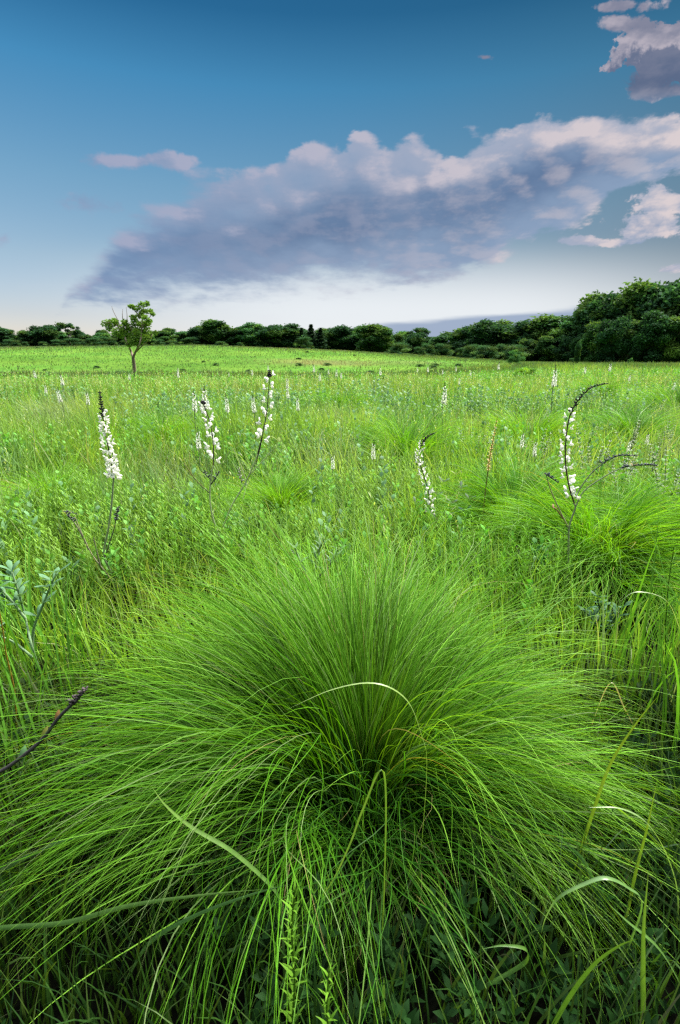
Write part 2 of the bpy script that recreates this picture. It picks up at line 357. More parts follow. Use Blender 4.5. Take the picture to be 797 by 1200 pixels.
# ------------------------------------------------------------------ ground
def make_ground():
    rr = np.concatenate([[0.0], np.geomspace(0.25, 3500, 150)]); na = 200; an = np.linspace(0, 2 * np.pi, na, endpoint=False)
    x = rr[:, None] * np.sin(an)[None]; y = rr[:, None] * np.cos(an)[None]; z = terrain(x, y)
    V = np.stack([x, y, z], -1); i = np.arange(len(rr) - 1)[:, None] * na; j = np.arange(na)[None]; j2 = (j + 1) % na
    f = np.stack([i + j, i + na + j, i + na + j2, i + j2], -1).reshape(-1, 4)
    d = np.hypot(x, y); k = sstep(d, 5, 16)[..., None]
    C = np.array([0.004, 0.0045, 0.003])[None, None] * (1 - k) + np.array([0.070, 0.15, 0.024])[None, None] * k  # nearby soil almost black: shade under the plants is put into this colour
    kb = np.clip(.75 * np.exp(-((x + 1.8) / 6.0) ** 2 - ((y - 56) / 3.2) ** 2) + .4 * np.exp(-((x - 9) / 5.0) ** 2 - ((y - 60) / 3.5) ** 2), 0, .9)[..., None]; C = C * (1 - kb) + np.array([.105, .085, .05]) * kb
    kt = (fbm(x / 16 + 7, y / 7, 3) - .5)[..., None] * sstep(d, 30, 46)[..., None]; C = C * (1 + .8 * kt)
    k2 = sstep(d, 118, 135)[..., None]; C = C * (1 - k2) + np.array([.018, .040, .014]) * k2
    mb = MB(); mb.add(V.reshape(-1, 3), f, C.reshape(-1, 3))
    m = bpy.data.materials.new('turf_and_soil'); m.use_nodes = True; t = m.node_tree; t.nodes.clear(); b = NB(t)
    at_ = b.new('ShaderNodeAttribute', attribute_name='tint'); tcn = b.new('ShaderNodeTexCoord')
    n1 = b.noise(tcn.outputs['Object'], 0.12, 6, 0.6); n2 = b.noise(tcn.outputs['Object'], 3.0, 6, 0.7)
    c = b.mix(1.0, at_.outputs['Color'], b.mix(b.ss(n1, 0.35, 0.65), (0.8, 0.9, 0.85, 1), (1.2, 1.08, 1.05, 1)), 'MULTIPLY')
    c = b.mix(1.0, c, b.mix(b.ss(n2, 0.3, 0.7), (0.6, 0.62, 0.6, 1), (1.3, 1.25, 1.2, 1)), 'MULTIPLY')
    p = b.new('ShaderNodeBsdfPrincipled'); b.put(p.inputs['Base Color'], c); p.inputs['Roughness'].default_value = 1.0; p.inputs['Specular IOR Level'].default_value = 0.0
    bp = b.new('ShaderNodeBump'); bp.inputs['Distance'].default_value = 0.05; b.put(bp.inputs['Height'], n2); t.links.new(bp.outputs[0], p.inputs['Normal'])
    o = b.new('ShaderNodeOutputMaterial'); t.links.new(p.outputs[0], o.inputs[0])
    g = mb.build('ground', m); tag(g, 'shade-painted soil and green turf of the rolling meadow', 'ground', kind='structure')
make_ground()

# ------------------------------------------------------------------ tussocks
def tussock_mesh(mb, c, n, rb, L, seed, wid=0.0019, S=12, spread=(3, 60), droop=(55, 150), colv=None, front=0.0, thin=0.0):
    r = np.random.default_rng(seed)
    a = r.uniform(0, 2 * np.pi, n); q = np.sqrt(r.random(n)) ; rad = rb * q
    locks = r.integers(0, max(60, n // 55), n); la = r.uniform(0, 2 * np.pi, locks.max() + 1); lq = np.sqrt(r.random(locks.max() + 1))
    ldr = r.normal(0, 1, locks.max() + 1); lln = r.normal(0, 1, locks.max() + 1)
    uselock = r.random(n) < 0.82
    a = np.where(uselock, la[locks] + r.normal(0, 0.085, n), a); q = np.where(uselock, np.clip(lq[locks] + r.normal(0, 0.06, n), 0, 1), q); rad = rb * q
    base = np.stack([c[0] + rad * np.sin(a), c[1] + rad * np.cos(a), np.full(n, c[2])], -1)
    lt = r.normal(0, 1, (locks.max() + 1, 4)); LT = lt[locks] * uselock[:, None]
    t0 = R(spread[0]) + (R(spread[1]) - R(spread[0])) * q ** 1.2 + r.normal(0, 0.12, n)
    t1 = R(droop[0]) + (R(droop[1]) - R(droop[0])) * (0.55 * q + 0.45 * r.random(n)) + 0.22 * ldr[locks] * uselock
    t0 = np.abs(t0 + 0.18 * LT[:, 0])
    ln = L * np.clip(1.0 + 0.10 * r.normal(0, 1, n) + 0.07 * lln[locks] - 0.22 * (r.random(n) ** 2) * 2, 0.4, 1.3)
    ln = ln * (1 + front * 0.14 * np.cos(a)); fr = 0.5 - 0.5 * np.cos(a); ln = ln * (1 - front * sstep(fr, 0.45, 1.0)); ln = ln * (1 - 0.12 * front * 4.6 * sstep(np.sin(a), 0.1, 0.9) * (1 - fr * .5)); keep = r.random(n) > thin * sstep(fr, 0.42, 0.86)
    az = np.where(uselock, la[locks] + 0.50 * LT[:, 1] + r.normal(0, 0.07, n), a + r.normal(0, 0.3, n))
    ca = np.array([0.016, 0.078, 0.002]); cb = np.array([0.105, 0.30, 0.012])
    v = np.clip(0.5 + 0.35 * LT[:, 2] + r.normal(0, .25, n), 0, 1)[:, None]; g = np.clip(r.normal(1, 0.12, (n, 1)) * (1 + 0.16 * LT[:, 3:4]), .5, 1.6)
    A = (ca * (1 - v) + np.array([0.045, 0.125, 0.003]) * v) * g; Bc = (cb * (1 - v) + np.array([0.22, 0.45, 0.045]) * v) * g  # dark green blade bases, darkened further to paint shade inside the mound
    pale = r.random(n) < 0.10; Bc[pale] = np.array([0.24, 0.34, 0.12]) * g[pale]
    dry = r.random(n) < 0.012; Bc[dry] = (0.42, 0.33, 0.13)
    if colv is not None: A = A * colv; Bc = Bc * colv
    K = keep; base, ln, az, t0, t1, A, Bc = base[K], ln[K], az[K], t0[K], t1[K], A[K], Bc[K]; n = len(ln)
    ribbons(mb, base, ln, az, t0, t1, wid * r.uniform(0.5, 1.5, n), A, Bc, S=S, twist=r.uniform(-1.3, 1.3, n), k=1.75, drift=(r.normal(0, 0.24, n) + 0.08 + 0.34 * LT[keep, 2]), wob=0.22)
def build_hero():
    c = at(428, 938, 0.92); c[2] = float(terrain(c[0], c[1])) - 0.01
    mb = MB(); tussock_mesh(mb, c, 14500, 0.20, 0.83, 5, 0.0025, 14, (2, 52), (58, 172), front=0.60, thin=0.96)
    # broader bent tips lying over the front
    r = np.random.default_rng(77); n = 44
    a = np.pi + r.normal(0, 1.15, n); base = np.stack([c[0] + 0.13 * np.sin(a), c[1] + 0.13 * np.cos(a), np.full(n, c[2])], -1)
    ribbons(mb, base, r.uniform(0.42, 0.66, n), a + r.normal(0, 0.2, n), R(18) + r.random(n) * 0.3, R(150) + r.random(n) * 0.35, 0.0030, (0.05, 0.14, 0.008), (0.15, 0.26, 0.05), S=14, twist=r.uniform(-1, 1, n), k=1.25, drift=r.normal(0, 0.25, n))
    n = 800; a = r.uniform(0, 6.28, n); q = np.sqrt(r.random(n)) * .17; base = np.stack([c[0] + q * np.sin(a), c[1] + q * np.cos(a), np.full(n, c[2])], -1)
    a = a + r.normal(0, 1.0, n); g_ = r.normal(1, .2, (n, 1)); cA = np.array([.016, .07, .003]) * g_  # fill blades coloured dark, painting shadow into the tussock core
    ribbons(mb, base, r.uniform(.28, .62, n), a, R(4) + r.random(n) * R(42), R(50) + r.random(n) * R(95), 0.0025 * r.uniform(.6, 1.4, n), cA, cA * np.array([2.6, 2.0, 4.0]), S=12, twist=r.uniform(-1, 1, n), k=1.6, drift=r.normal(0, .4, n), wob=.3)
    n = 60; a = r.uniform(0, 6.28, n); q = np.sqrt(r.random(n)) * .2; base = np.stack([c[0] + q * np.sin(a), c[1] + q * np.cos(a), np.full(n, c[2])], -1)
    ribbons(mb, base, r.uniform(.2, .42, n), a + r.normal(0, .6, n), R(10) + r.random(n) * R(50), R(80) + r.random(n) * R(80), 0.0022, (.16, .14, .05), (.26, .24, .09), S=10, twist=r.uniform(-1, 1, n), k=1.5, wob=.5)
    o = mb.build('grass_tussock', M_TUSS, origin=tuple(c))
    tag(o, 'huge fine-bladed grass tussock arching over in front, largest of all', 'grass tussock', 'mounded grass tussocks in the meadow')
    return c
HERO = build_hero()
TV = []
for i, (nn, rb, L, sprd, drp) in enumerate([(5200, 0.17, 0.66, (3, 58), (60, 140)), (4600, 0.15, 0.60, (5, 62), (70, 150)), (3600, 0.12, 0.55, (2, 50), (50, 125))]):
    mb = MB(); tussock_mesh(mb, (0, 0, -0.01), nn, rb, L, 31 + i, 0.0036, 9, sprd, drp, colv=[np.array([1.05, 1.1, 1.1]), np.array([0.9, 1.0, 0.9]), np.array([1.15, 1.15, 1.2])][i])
    TV.append(mb)
TLAB = [  # px, py of the mound's middle, Y, scale, variant, label
    (700, 640, 2.3, 1.08, 0, 'wide fine-leaved grass tussock below the tall curved-tip flower stalk'),
    (600, 610, 2.7, 1.2, 1, 'rounded grass tussock between the tan spike and the tall curved-tip stalk'),
    (805, 590, 2.4, 1.1, 1, 'dark-centred grass tussock at the right edge beside pale grey herbs'),
    (478, 520, 4.4, 1.2, 0, 'pale rounded grass tussock behind the short white spike with a curled tip'),
    (620, 500, 5.0, 1.3, 2, 'small pale grass tussock just behind the tan flower spike'),
    (745, 497, 5.2, 1.3, 1, 'shaded grass tussock behind the pale grey herbs'),
    (800, 478, 7.0, 1.3, 0, 'distant yellow-green grass tussock near the right edge under the woods'),
    (190, 500, 5.2, 1.15, 2, 'pale green grass tussock between the two left white flower spikes'),
    (330, 590, 3.1, 0.85, 2, 'small bright tussock just behind the largest tussock'),
    (60, 560, 3.2, .9, 2, 'loose thin grass tussock at left behind the drooping bud stalk'),
    (398, 478, 8.0, 1.35, 1, 'low far tussock in the middle of the meadow'),
    (700, 462, 10.0, 1.4, 1, 'low far tussock beyond the curved flower stalk tip'),
]
tproto = {}
for (px, py, Y, s, v, lab) in TLAB:
    p = at(px, py, Y); x, y = p[0], Y
    if v not in tproto:
        o = TV[v].build('grass_tussock', M_TUSS); tproto[v] = o
    else:
        o = tproto[v].copy(); col.objects.link(o)
    o.location = (x, y, float(terrain(x, y))); o.scale = (s * rng.uniform(.85, 1.15), s * rng.uniform(.85, 1.15), s * rng.uniform(.9, 1.05)); o.rotation_euler = (0, 0, rng.uniform(0, 6.28))
    tag(o, lab, 'grass tussock', 'mounded grass tussocks in the meadow')

# ------------------------------------------------------------------ meadow (nobody could count it)
TPOS = [(HERO[0], HERO[1], 0.30)] + [(at(a[0], a[1], a[2])[0], a[2] - 0.12 * a[3], 0.40 * a[3]) for a in TLAB]
def scatter(n, y0, y1, margin=1.0, slope=0.80, power=1.0):
    """points in the wedge the camera looks over, with a margin on both sides"""
    r = rng.random(int(n * 1.4)); y = np.sqrt(y0 ** 2 + r * (y1 ** 2 - y0 ** 2)) if power == 1 else y0 + (y1 - y0) * r ** power
    w = slope * y + margin; x = rng.uniform(-1, 1, len(y)) * (slope * y1 + margin); k = np.abs(x) < w
    x, y = x[k], y[k]
    if len(x) > n: x, y = x[:n], y[:n]
    return x, y
def off_tussocks(x, y, f=1.0):
    k = np.ones(len(x), bool)
    for tx, ty, tr in TPOS: k &= (x - tx) ** 2 + (y - ty) ** 2 > (tr * f) ** 2
    return x[k], y[k]
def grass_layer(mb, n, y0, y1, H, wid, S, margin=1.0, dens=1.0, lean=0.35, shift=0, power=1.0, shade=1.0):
    x, y = scatter(n, y0, y1, margin, power=power); x, y = off_tussocks(x, y)
    pn = fbm(x / 1.1 + 5, y / 1.1, 0); pw = fbm(x / 3.5, y / 3.5, 3); keep = rng.random(len(x)) < 0.45 + 0.9 * pn
    x, y, pn, pw = x[keep], y[keep], pn[keep], pw[keep]; m = len(x)
    z = terrain(x, y) - 0.01
    sp_ = fbm(x / 0.5 + 9, y / 0.5 + 2, 2)
    ln = H * (0.55 + 0.75 * pn) * rng.uniform(0.55, 1.25, m) * np.interp(y, [1.2, 1.35, 2.3, 3.6], [1.0, 0.70, 0.76, 1.0])
    # colour by patch: yellow-green, mid green, blue-green
    ya = np.array([0.135, 0.260, 0.024]); ga = np.array([0.070, 0.200, 0.022]); ba = np.array([0.085, 0.185, 0.075])
    u = sstep(pw, 0.35, 0.65)[:, None]; w = sstep(sp_, 0.45, 0.75)[:, None]
    A = (ga * (1 - u) + ya * u) * (1 - 0.5 * w) + ba * 0.5 * w
    A = A * (1 + rng.normal(0, 1, (m, 1)) * np.interp(y, [30, 45], [.18, .06])[:, None]); A = np.clip(A, 0.01, 0.5)
    ol = sstep(fbm(x / 0.9 + 40, y / 0.9 + 11, 1), .55, .72)[:, None]; pl = sstep(fbm(x / 0.7 + 3, y / 0.6 + 50, 0), .58, .74)[:, None]
    A = A * (1 - .7 * ol) + np.array([.155, .20, .05]) * .7 * ol; A = A * (1 - .6 * pl) + np.array([.19, .27, .10]) * .6 * pl
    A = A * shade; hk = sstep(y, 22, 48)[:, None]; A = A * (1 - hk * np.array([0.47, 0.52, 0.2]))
    tone = (1 + .35 * (fbm(x / 16 + 7, y / 7, 3) - .5) * sstep(y, 36, 46))[:, None]; A = A * tone * (1 + .25 * (tone - 1) * np.array([2., 0, 0]))
    brn = np.exp(-((x + 1.8) / 7.0) ** 2 - ((y - 56) / 4.5) ** 2)[:, None] * 1.3 + 0.5 * sstep(fbm(x / 9, y / 5, 1), .62, .8)[:, None] * sstep(y, 38, 50)[:, None]; brn = np.clip(brn, 0, .9); A = A * (1 - brn) + np.array([.135, .110, .070]) * brn
    dk_ = (sstep(fbm(x / 4 + 31, y / 2.2, 2), .45, .62) * sstep(y, 26, 32) * (1 - sstep(y, 44, 56)))[:, None]; A = A * (1 - 0.42 * dk_)
    Bc = A * np.array([1.65, 1.45, 2.1]) + 0.014
    straw = (rng.random(m) < 0.05) & (y < 35); Bc[straw] = np.array((0.34, 0.33, 0.20)) * shade; 
    paz = 6.28 * fbm(x / 1.7, y / 1.7 + 4, 1) * 2
    az = np.where(rng.random(m) < 0.5, paz + rng.normal(0, 0.6, m), rng.uniform(0, 6.28, m))
    t0 = np.abs(rng.normal(0.05, lean * 0.5, m)); t1 = t0 + np.abs(rng.normal(0.5, 0.5, m))
    ribbons(mb, np.stack([x, y, z], -1), ln, az, t0, t1, wid * rng.uniform(0.6, 1.5, m) , A, Bc, S=S, twist=rng.uniform(-1.2, 1.2, m), k=1.8)
def shoots(mb, n, y0, y1, H, leafL, leafW, K, colr, S=3, margin=1.0, clump=None):
    """leafy upright shoots: a stem with short narrow leaves all the way up"""
    x, y = scatter(n, y0, y1, margin); x, y = off_tussocks(x, y, 0.95)
    cn = fbm(x / 0.8 + 13, y / 0.8 + 5, 3); k = cn > (0.42 if clump is None else clump); x, y = x[k], y[k]; m = len(x)
    z = terrain(x, y); hh = H * rng.uniform(0.6, 1.2, m) * np.interp(y, [1.2, 1.35, 2.3, 3.6], [1.0, 0.74, 0.80, 1.0]) * (0.7 + 0.6 * fbm(x / 1.5, y / 1.5, 2))
    az = rng.uniform(0, 6.28, m); g = rng.normal(1, 0.15, (m, 1)); C = np.asarray(colr) * g; vv = fbm(x / .6 + 21, y / .6, 1)[:, None]; C = C * (1 + (vv - .5) * np.array([[1.0, .45, 1.6]]))
    P = ribbons(mb, np.stack([x, y, z], -1), hh, az, np.abs(rng.normal(0, 0.08, m)), np.abs(rng.normal(0.15, 0.12, m)), 0.0035 * (1 + y / 6), C * 0.9, C * 1.1, S=4, prof='grass')
    for j in range(K):
        s = 0.25 + 0.75 * (j + 0.5) / K; i0 = min(int(s * 3), 2); f = s * 3 - i0
        b = P[:, i0] * (1 - f) + P[:, i0 + 1] * f
        L_ = leafL * (1.15 - 0.6 * s) * rng.uniform(0.7, 1.3, m)
        cc = C * (0.85 + 0.45 * s); 
        ribbons(mb, b, L_, j * 2.4 + az + rng.normal(0, 0.3, m), rng.uniform(0.3, 0.85, m), rng.uniform(0.7, 1.4, m), leafW * (1 + y / 9), cc, cc * 1.15, S=S, prof='leaf')
def grass_patch(mb, n, x0, x1, y0, y1, H, wid, shade=1.0):
    x = rng.uniform(x0, x1, n); y = rng.uniform(y0, y1, n); z = terrain(x, y) - .01; C = np.array([.07, .19, .02]) * shade * rng.normal(1, .2, (n, 1)); C = np.clip(C, .01, .5)
    ribbons(mb, np.stack([x, y, z], -1), H * rng.uniform(.6, 1.2, n), rng.uniform(0, 6.28, n), np.abs(rng.normal(.05, .1, n)), rng.uniform(.3, 1.0, n), wid * rng.uniform(.7, 1.3, n), C, C * 1.4, S=6, twist=rng.uniform(-1, 1, n), k=1.8)
mb = MB()
grass_patch(mb, 5000, -3.5, 3.5, -2.6, 0.0, 0.78, 0.008)  # unseen tall grass behind the camera, added to block low light
grass_patch(mb, 1500, -1.1, .9, .22, 0.95, 0.24, 0.005, .3)  # low blades here and on the next line: shade painted into the colour
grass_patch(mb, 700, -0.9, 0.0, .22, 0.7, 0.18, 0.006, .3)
grass_patch(mb, 1500, -2.8, -0.75, 0.0, 1.4, 0.6, 0.007)
grass_patch(mb, 1500, 0.85, 2.8, 0.0, 1.4, 0.6, 0.007)
grass_layer(mb, 6000, 0.22, 1.35, 0.28, 0.0052, 7, 0.5, shade=0.30)  # last argument darkens these near blades as painted shade
grass_layer(mb, 22000, 1.3, 3.2, 0.48, 0.0056, 6, 0.6)
grass_layer(mb, 46000, 3.0, 7.0, 0.50, 0.0080, 5, 0.8)
grass_layer(mb, 56000, 6.8, 16.0, 0.46, 0.012, 4, 1.0)
def culms(mb, n, y0, y1, H, wid):
    x, y = scatter(n, y0, y1, 1.0); m = len(x); z = terrain(x, y); az = rng.uniform(0, 6.28, m)
    C = np.array([.20, .24, .09]) * rng.normal(1, .2, (m, 1)); hh = H * rng.uniform(.7, 1.25, m)
    P = ribbons(mb, np.stack([x, y, z], -1), hh, az, np.abs(rng.normal(0, .08, m)), np.abs(rng.normal(.4, .3, m)), wid * (1 + y / 5), C * .8, C, S=7, k=2.2)
    for j in range(10):
        b = P[:, -1] * (j / 9.) + P[:, -3] * (1 - j / 9.); ribbons(mb, b, rng.uniform(.012, .03, m), az + j * 2.4, .5, 1.1, .004 * (1 + y / 6), C * 1.5, C * 1.9, S=3, prof='leaf')
culms(mb, 2600, 1.5, 14.0, 0.56, 0.0018)
g = mb.build('meadow_grass', M_GRASS); tag(g, 'tall mixed green meadow grass filling the near field', 'grass', kind='stuff')
mb = MB()
grass_layer(mb, 60000, 15.5, 42.0, 0.40, 0.028, 3, 3.0)
grass_layer(mb, 95000, 40.0, 125.0, 0.20, 0.060, 3, 8.0, power=0.8)
g = mb.build('hill_grass', M_GRASS); tag(g, 'shorter grass covering the dip and the far rounded hill', 'grass', kind='stuff')
mb = MB()
shoots(mb, 3000, 1.2, 3.2, 0.45, 0.046, 0.0052, 28, (0.105, 0.21, 0.022), margin=0.4)
shoots(mb, 1800, 0.22, 1.3, 0.14, 0.050, 0.012, 9, (0.008, 0.028, 0.005), margin=0.4, clump=0.3)  # understory leaves coloured very dark to stand in for shade
shoots(mb, 4200, 3.0, 8.0, 0.47, 0.060, 0.0075, 14, (0.11, 0.22, 0.028))
shoots(mb, 3600, 1.9, 9.0, 0.50, 0.066, 0.020, 12, (0.085, 0.175, 0.068), S=4, clump=0.5)
shoots(mb, 4500, 7.0, 20.0, 0.48, 0.10, 0.016, 8, (0.09, 0.22, 0.03))
shoots(mb, 1500, 1.5, 4.5, 0.42, 0.055, 0.017, 14, (0.075, 0.20, 0.028), S=4, clump=0.48)
g = mb.build('meadow_herbs', M_HERB); tag(g, 'leafy upright herb shoots mixed through the meadow grass', 'herbs', kind='stuff')

# ------------------------------------------------------------------ trees
def leaf_cards(mb, P, size, cols, r, flat=0.3):
    n = len(P); u = r.normal(0, 1, (n, 3)); u[:, 2] *= 0.7; u /= np.linalg.norm(u, axis=1, keepdims=True)
    w = r.normal(0, 1, (n, 3)); w -= u * np.sum(u * w, 1, keepdims=True); w /= np.linalg.norm(w, axis=1, keepdims=True)
    s = (size * r.uniform(0.6, 1.3, n))[:, None]
    V = np.stack([P - u * s, P + w * s * 0.55, P + u * s, P - w * s * 0.55], 1)
    f = np.arange(n * 4).reshape(-1, 4); mb.add(V.reshape(-1, 3), f, np.repeat(cols[:, None], 4, 1).reshape(-1, 3))
def crown_pts(r, lobes, n_each):
    P = []; I = []
    for i, (c, rad) in enumerate(lobes):
        n = max(20, int(n_each * (rad[0] * rad[2]) ** 0.75)); d = r.normal(0, 1, (n, 3)); d /= np.linalg.norm(d, axis=1, keepdims=True)
        q = r.random(n) ** 0.45; jag = 1 + 0.22 * r.normal(0, 1, n)
        P.append(np.asarray(c) + d * (q * jag)[:, None] * np.asarray(rad)); I.append(np.full(n, i))
    return np.concatenate(P), np.concatenate(I)
def make_tree_variant(seed, kind='broad', leaf=0.24, n_each=330):
    """unit tree: 8 m high broadleaf; returns trunk and crown builders"""
    r = np.random.default_rng(seed); tb, cb = MB(), MB(); H = 8.0; lobes = []
    bk = (0.10, 0.085, 0.07)
    if kind == 'conifer':
        tube(tb, [(0, 0, -0.4), (0, 0, H * 0.5), (0, 0, H * .97)], 0.14, 0.02, bk)
        P = []
        n = 3600; z = r.random(n) ** 0.8 * 0.9 + 0.08; a = r.uniform(0, 6.28, n)
        rad = (1 - z) * 1.25 * (0.75 + 0.35 * np.sin(z * 40 + a * 2)) * np.sqrt(r.random(n)) + 0.05
        P = np.stack([rad * np.sin(a), rad * np.cos(a), z * H], -1)
        c = np.array([0.022, 0.050, 0.026])[None] * r.normal(1, 0.15, (n, 1)); leaf_cards(cb, P, np.full(n, 0.16), c, r); return tb, cb
    nl = {'broad': 32, 'round': 28, 'open': 22, 'tall': 40, 'bush': 18}[kind]
    top = smooth_path([(0, 0, -0.5), (r.normal(0, .1), r.normal(0, .1), H * .3), (r.normal(0, .3), r.normal(0, .3), H * .72)], 10)
    if kind != 'bush': tube(tb, top, 0.20, 0.06, bk)
    for i in range(nl):
        a = r.uniform(0, 6.28); zz = r.random()
        if kind == 'broad': z = 0.06 + 0.82 * zz; w = 2.9 * math.sqrt(max(0.05, 1 - ((z - 0.48) / 0.52) ** 2))
        elif kind == 'round': z = 0.05 + 0.83 * zz; w = 3.1 * math.sqrt(max(0.05, 1 - ((z - 0.45) / 0.52) ** 2))
        elif kind == 'tall': z = 0.05 + 0.87 * zz; w = 2.2 * math.sqrt(max(0.05, 1 - ((z - 0.5) / 0.52) ** 2))
        elif kind == 'bush': z = 0.05 + 0.72 * zz; w = 4.2 * math.sqrt(max(0.05, 1 - (z / 0.85) ** 2))
        else: z = 0.45 + 0.45 * zz; w = 3.8 * math.sqrt(max(0.05, 1 - ((z - 0.62) / 0.42) ** 2))
        q = w * math.sqrt(r.random()) * 0.85; c = np.array([q * math.sin(a), q * math.cos(a), z * H])
        s = r.uniform(0.8, 1.5) * (0.6 if kind == 'open' else 1.0); lobes.append((c, (1.0 * s, 1.0 * s, 0.72 * s)))
        if i % 2 == 0 and kind != 'bush':
            k = int(r.uniform(2, 8)); tube(tb, smooth_path([top[k], (top[k] + c) / 2 + r.normal(0, .15, 3) + (0, 0, -.15), c], 7), 0.08, 0.02, bk, sides=5)
    P, I = crown_pts(r, lobes, n_each)
    lv = r.normal(1, 0.20, len(lobes))[I][:, None]; yl = (r.random(len(lobes)) < 0.3)[I][:, None]
    c = np.where(yl, np.array([0.056, 0.108, 0.028]), np.array([0.030, 0.080, 0.031])) * lv * r.normal(1, 0.18, (len(P), 1))
    leaf_cards(cb, P, np.full(len(P), leaf), np.clip(c, 0.008, 0.3), r); return tb, cb
TREEV = {}
for key, kind, seed, lf, ne in [('b1', 'broad', 1, .24, 620), ('b2', 'broad', 2, .24, 620), ('r1', 'round', 3, .25, 620), ('t1', 'tall', 4, .23, 620), ('t2', 'tall', 8, .23, 620), ('o1', 'open', 5, .20, 520), ('b3', 'broad', 12, .22, 620), ('r2', 'round', 13, .22, 620), ('c1', 'conifer', 6, .2, 0), ('u1', 'bush', 7, .16, 420), ('u2', 'bush', 17, .15, 480), ('u3', 'bush', 19, .16, 420)]:
    TREEV[key] = make_tree_variant(seed, kind, lf, ne)
    km = {'u2': (1.6, 1.7, 1.4), 'u3': (3.4, 3.0, .9), 'b3': (1.5, 1.4, 1.1), 'r2': (1.35, 1.5, 1.3), 'b2': (.8, .85, .9), 't1': (1.1, 1.1, .9)}.get(key)
    if km: TREEV[key][1].c = [c * np.array(km, dtype=np.float32) for c in TREEV[key][1].c]
TPROTO = {}; TKIDS = {}
TG = 'trees of the woodland edge beyond the meadow'
def place_tree(name, key, px, pytop, d, wf, label, cat='tree', group=TG, sink=0.0, dk=1.0):
    x = (px - CXP) / FPX / (cp + (CYP - 412) / FPX * sp) * d
    gz = float(terrain(x, d)) - sink; top = at(px, pytop, d)[2]; H = top - gz; s = H / 7.9
    pk = key
    if pk not in TPROTO:
        root = empty(name, (0, 0, 0)); tb, cb = TREEV[key]
        if tb.v: tb.build('trunk', M_BARK, root)
        cb.build('crown', M_CROWN, root); TPROTO[pk] = root; TKIDS[pk] = list(KIDS[root.name])
        KIDS.pop(root.name)
    else:
        src = TPROTO[pk]; root = src.copy(); col.objects.link(root); root.name = name
        for ch in TKIDS[pk]:
            c = ch.copy(); col.objects.link(c); c.parent = root
    root.name = name
    root.location = (x, d, gz); root.scale = (s * wf, s * wf, s); root.rotation_euler = (0, 0, rng.uniform(0, 6.28))
    tag(root, label, cat, group); return root
FL = [  # px, top px, distance, variant, width factor, label
    (-95, 386, 135, 'b1', 1.3), (-60, 380, 130, 'b2', 1.3), (-28, 386, 135, 'r1', 1.2), (2, 384, 128, 't2', 1.5), (20, 392, 135, 'r1', 1.5), (36, 388, 130, 'b1', 1.3), (56, 382, 128, 'b2', 1.2), (84, 377, 120, 'o1', 1.1),
    (72, 390, 132, 'r1', 1.4), (100, 390, 126, 'b1', 1.3), (122, 391, 130, 'r1', 1.6), (146, 390, 130, 'b2', 1.5), (172, 389, 126, 'r1', 1.5), (196, 389, 130, 'b1', 1.4), (216, 387, 128, 'r1', 1.3),
    (236, 384, 126, 'b2', 1.2), (256, 379, 124, 't1', 1.3), (276, 382, 124, 'b1', 1.2), (296, 380, 122, 'r1', 1.2), (316, 378, 120, 'b2', 1.2), (336, 380, 122, 't2', 1.4), (350, 386, 130, 'r1', 1.3),
    (365, 381, 118, 'c1', 1.2), (376, 385, 118, 'c1', 1.2), (354, 385, 121, 'c1', 1.1), (388, 388, 128, 'b1', 1.2), (402, 383, 124, 'b2', 1.1), (420, 386, 124, 'r1', 1.2), (437, 382, 116, 'b1', 1.3), (447, 384, 114, 't1', 1.1),
    (474, 389, 150, 'r1', 1.5), (490, 386, 145, 'o1', 1.3), (508, 393, 150, 'b1', 1.4), (524, 389, 130, 'r1', 1.2), (541, 385, 124, 't1', 1.3), (558, 381, 118, 'b2', 1.2), (574, 376, 112, 'b1', 1.1), (592, 383, 112, 'r1', 1.1),
    (607, 378, 108, 't2', 1.3), (624, 374, 106, 'b2', 1.1), (642, 373, 104, 't1', 1.3), (660, 374, 102, 'b1', 1.0), (676, 371, 96, 'r1', 1.0)]
NEARR = [(690, 348, 92, 't1', 1.15), (704, 344, 88, 't2', 1.2), (722, 339, 86, 'b1', 0.95), (741, 334, 84, 't1', 1.1), (758, 328, 82, 'b2', 0.95), (778, 326, 80, 't2', 1.1), (800, 322, 80, 'b1', 0.95), (826, 318, 80, 't1', 1.1), (855, 322, 82, 'b2', 0.9), (885, 320, 82, 't2', 1.1), (920, 330, 84, 'b1', 0.9),
         (698, 376, 80, 'r1', 1.0), (716, 368, 76, 'b2', 0.9), (738, 372, 74, 'r1', 1.0), (762, 364, 73, 't2', 1.1), (784, 370, 72, 'b1', 1.0), (812, 362, 72, 'r1', 0.9), (640, 393, 96, 'r1', 1.1), (664, 391, 90, 'b2', 1.2), (682, 388, 86, 'r1', 1.0), (618, 396, 98, 'b1', 1.1), (850, 366, 73, 'b2', .9)]
W_FAR = 'dark green tree in the woodland line along the far hill'
seen = {}
UNI = {84: 'open-crowned tree with sky gaps rising above the woods at left, behind the hill', 316: 'tallest rounded tree of the middle woods, left of the dark conifers', 437: 'rounded tree ending the middle woodland line beside the gap of open sky',
       365: 'tallest of the three dark pointed conifers in the far woods', 376: 'pointed conifer right of the tallest conifer in the far woods', 354: 'pointed conifer left of the tallest conifer in the far woods',
       490: 'spreading tree with a thin open crown right of the gap in the woods', 574: 'domed tree standing out at the start of the right-hand woods', 474: 'low rounded tree just right of the gap in the far woods'}
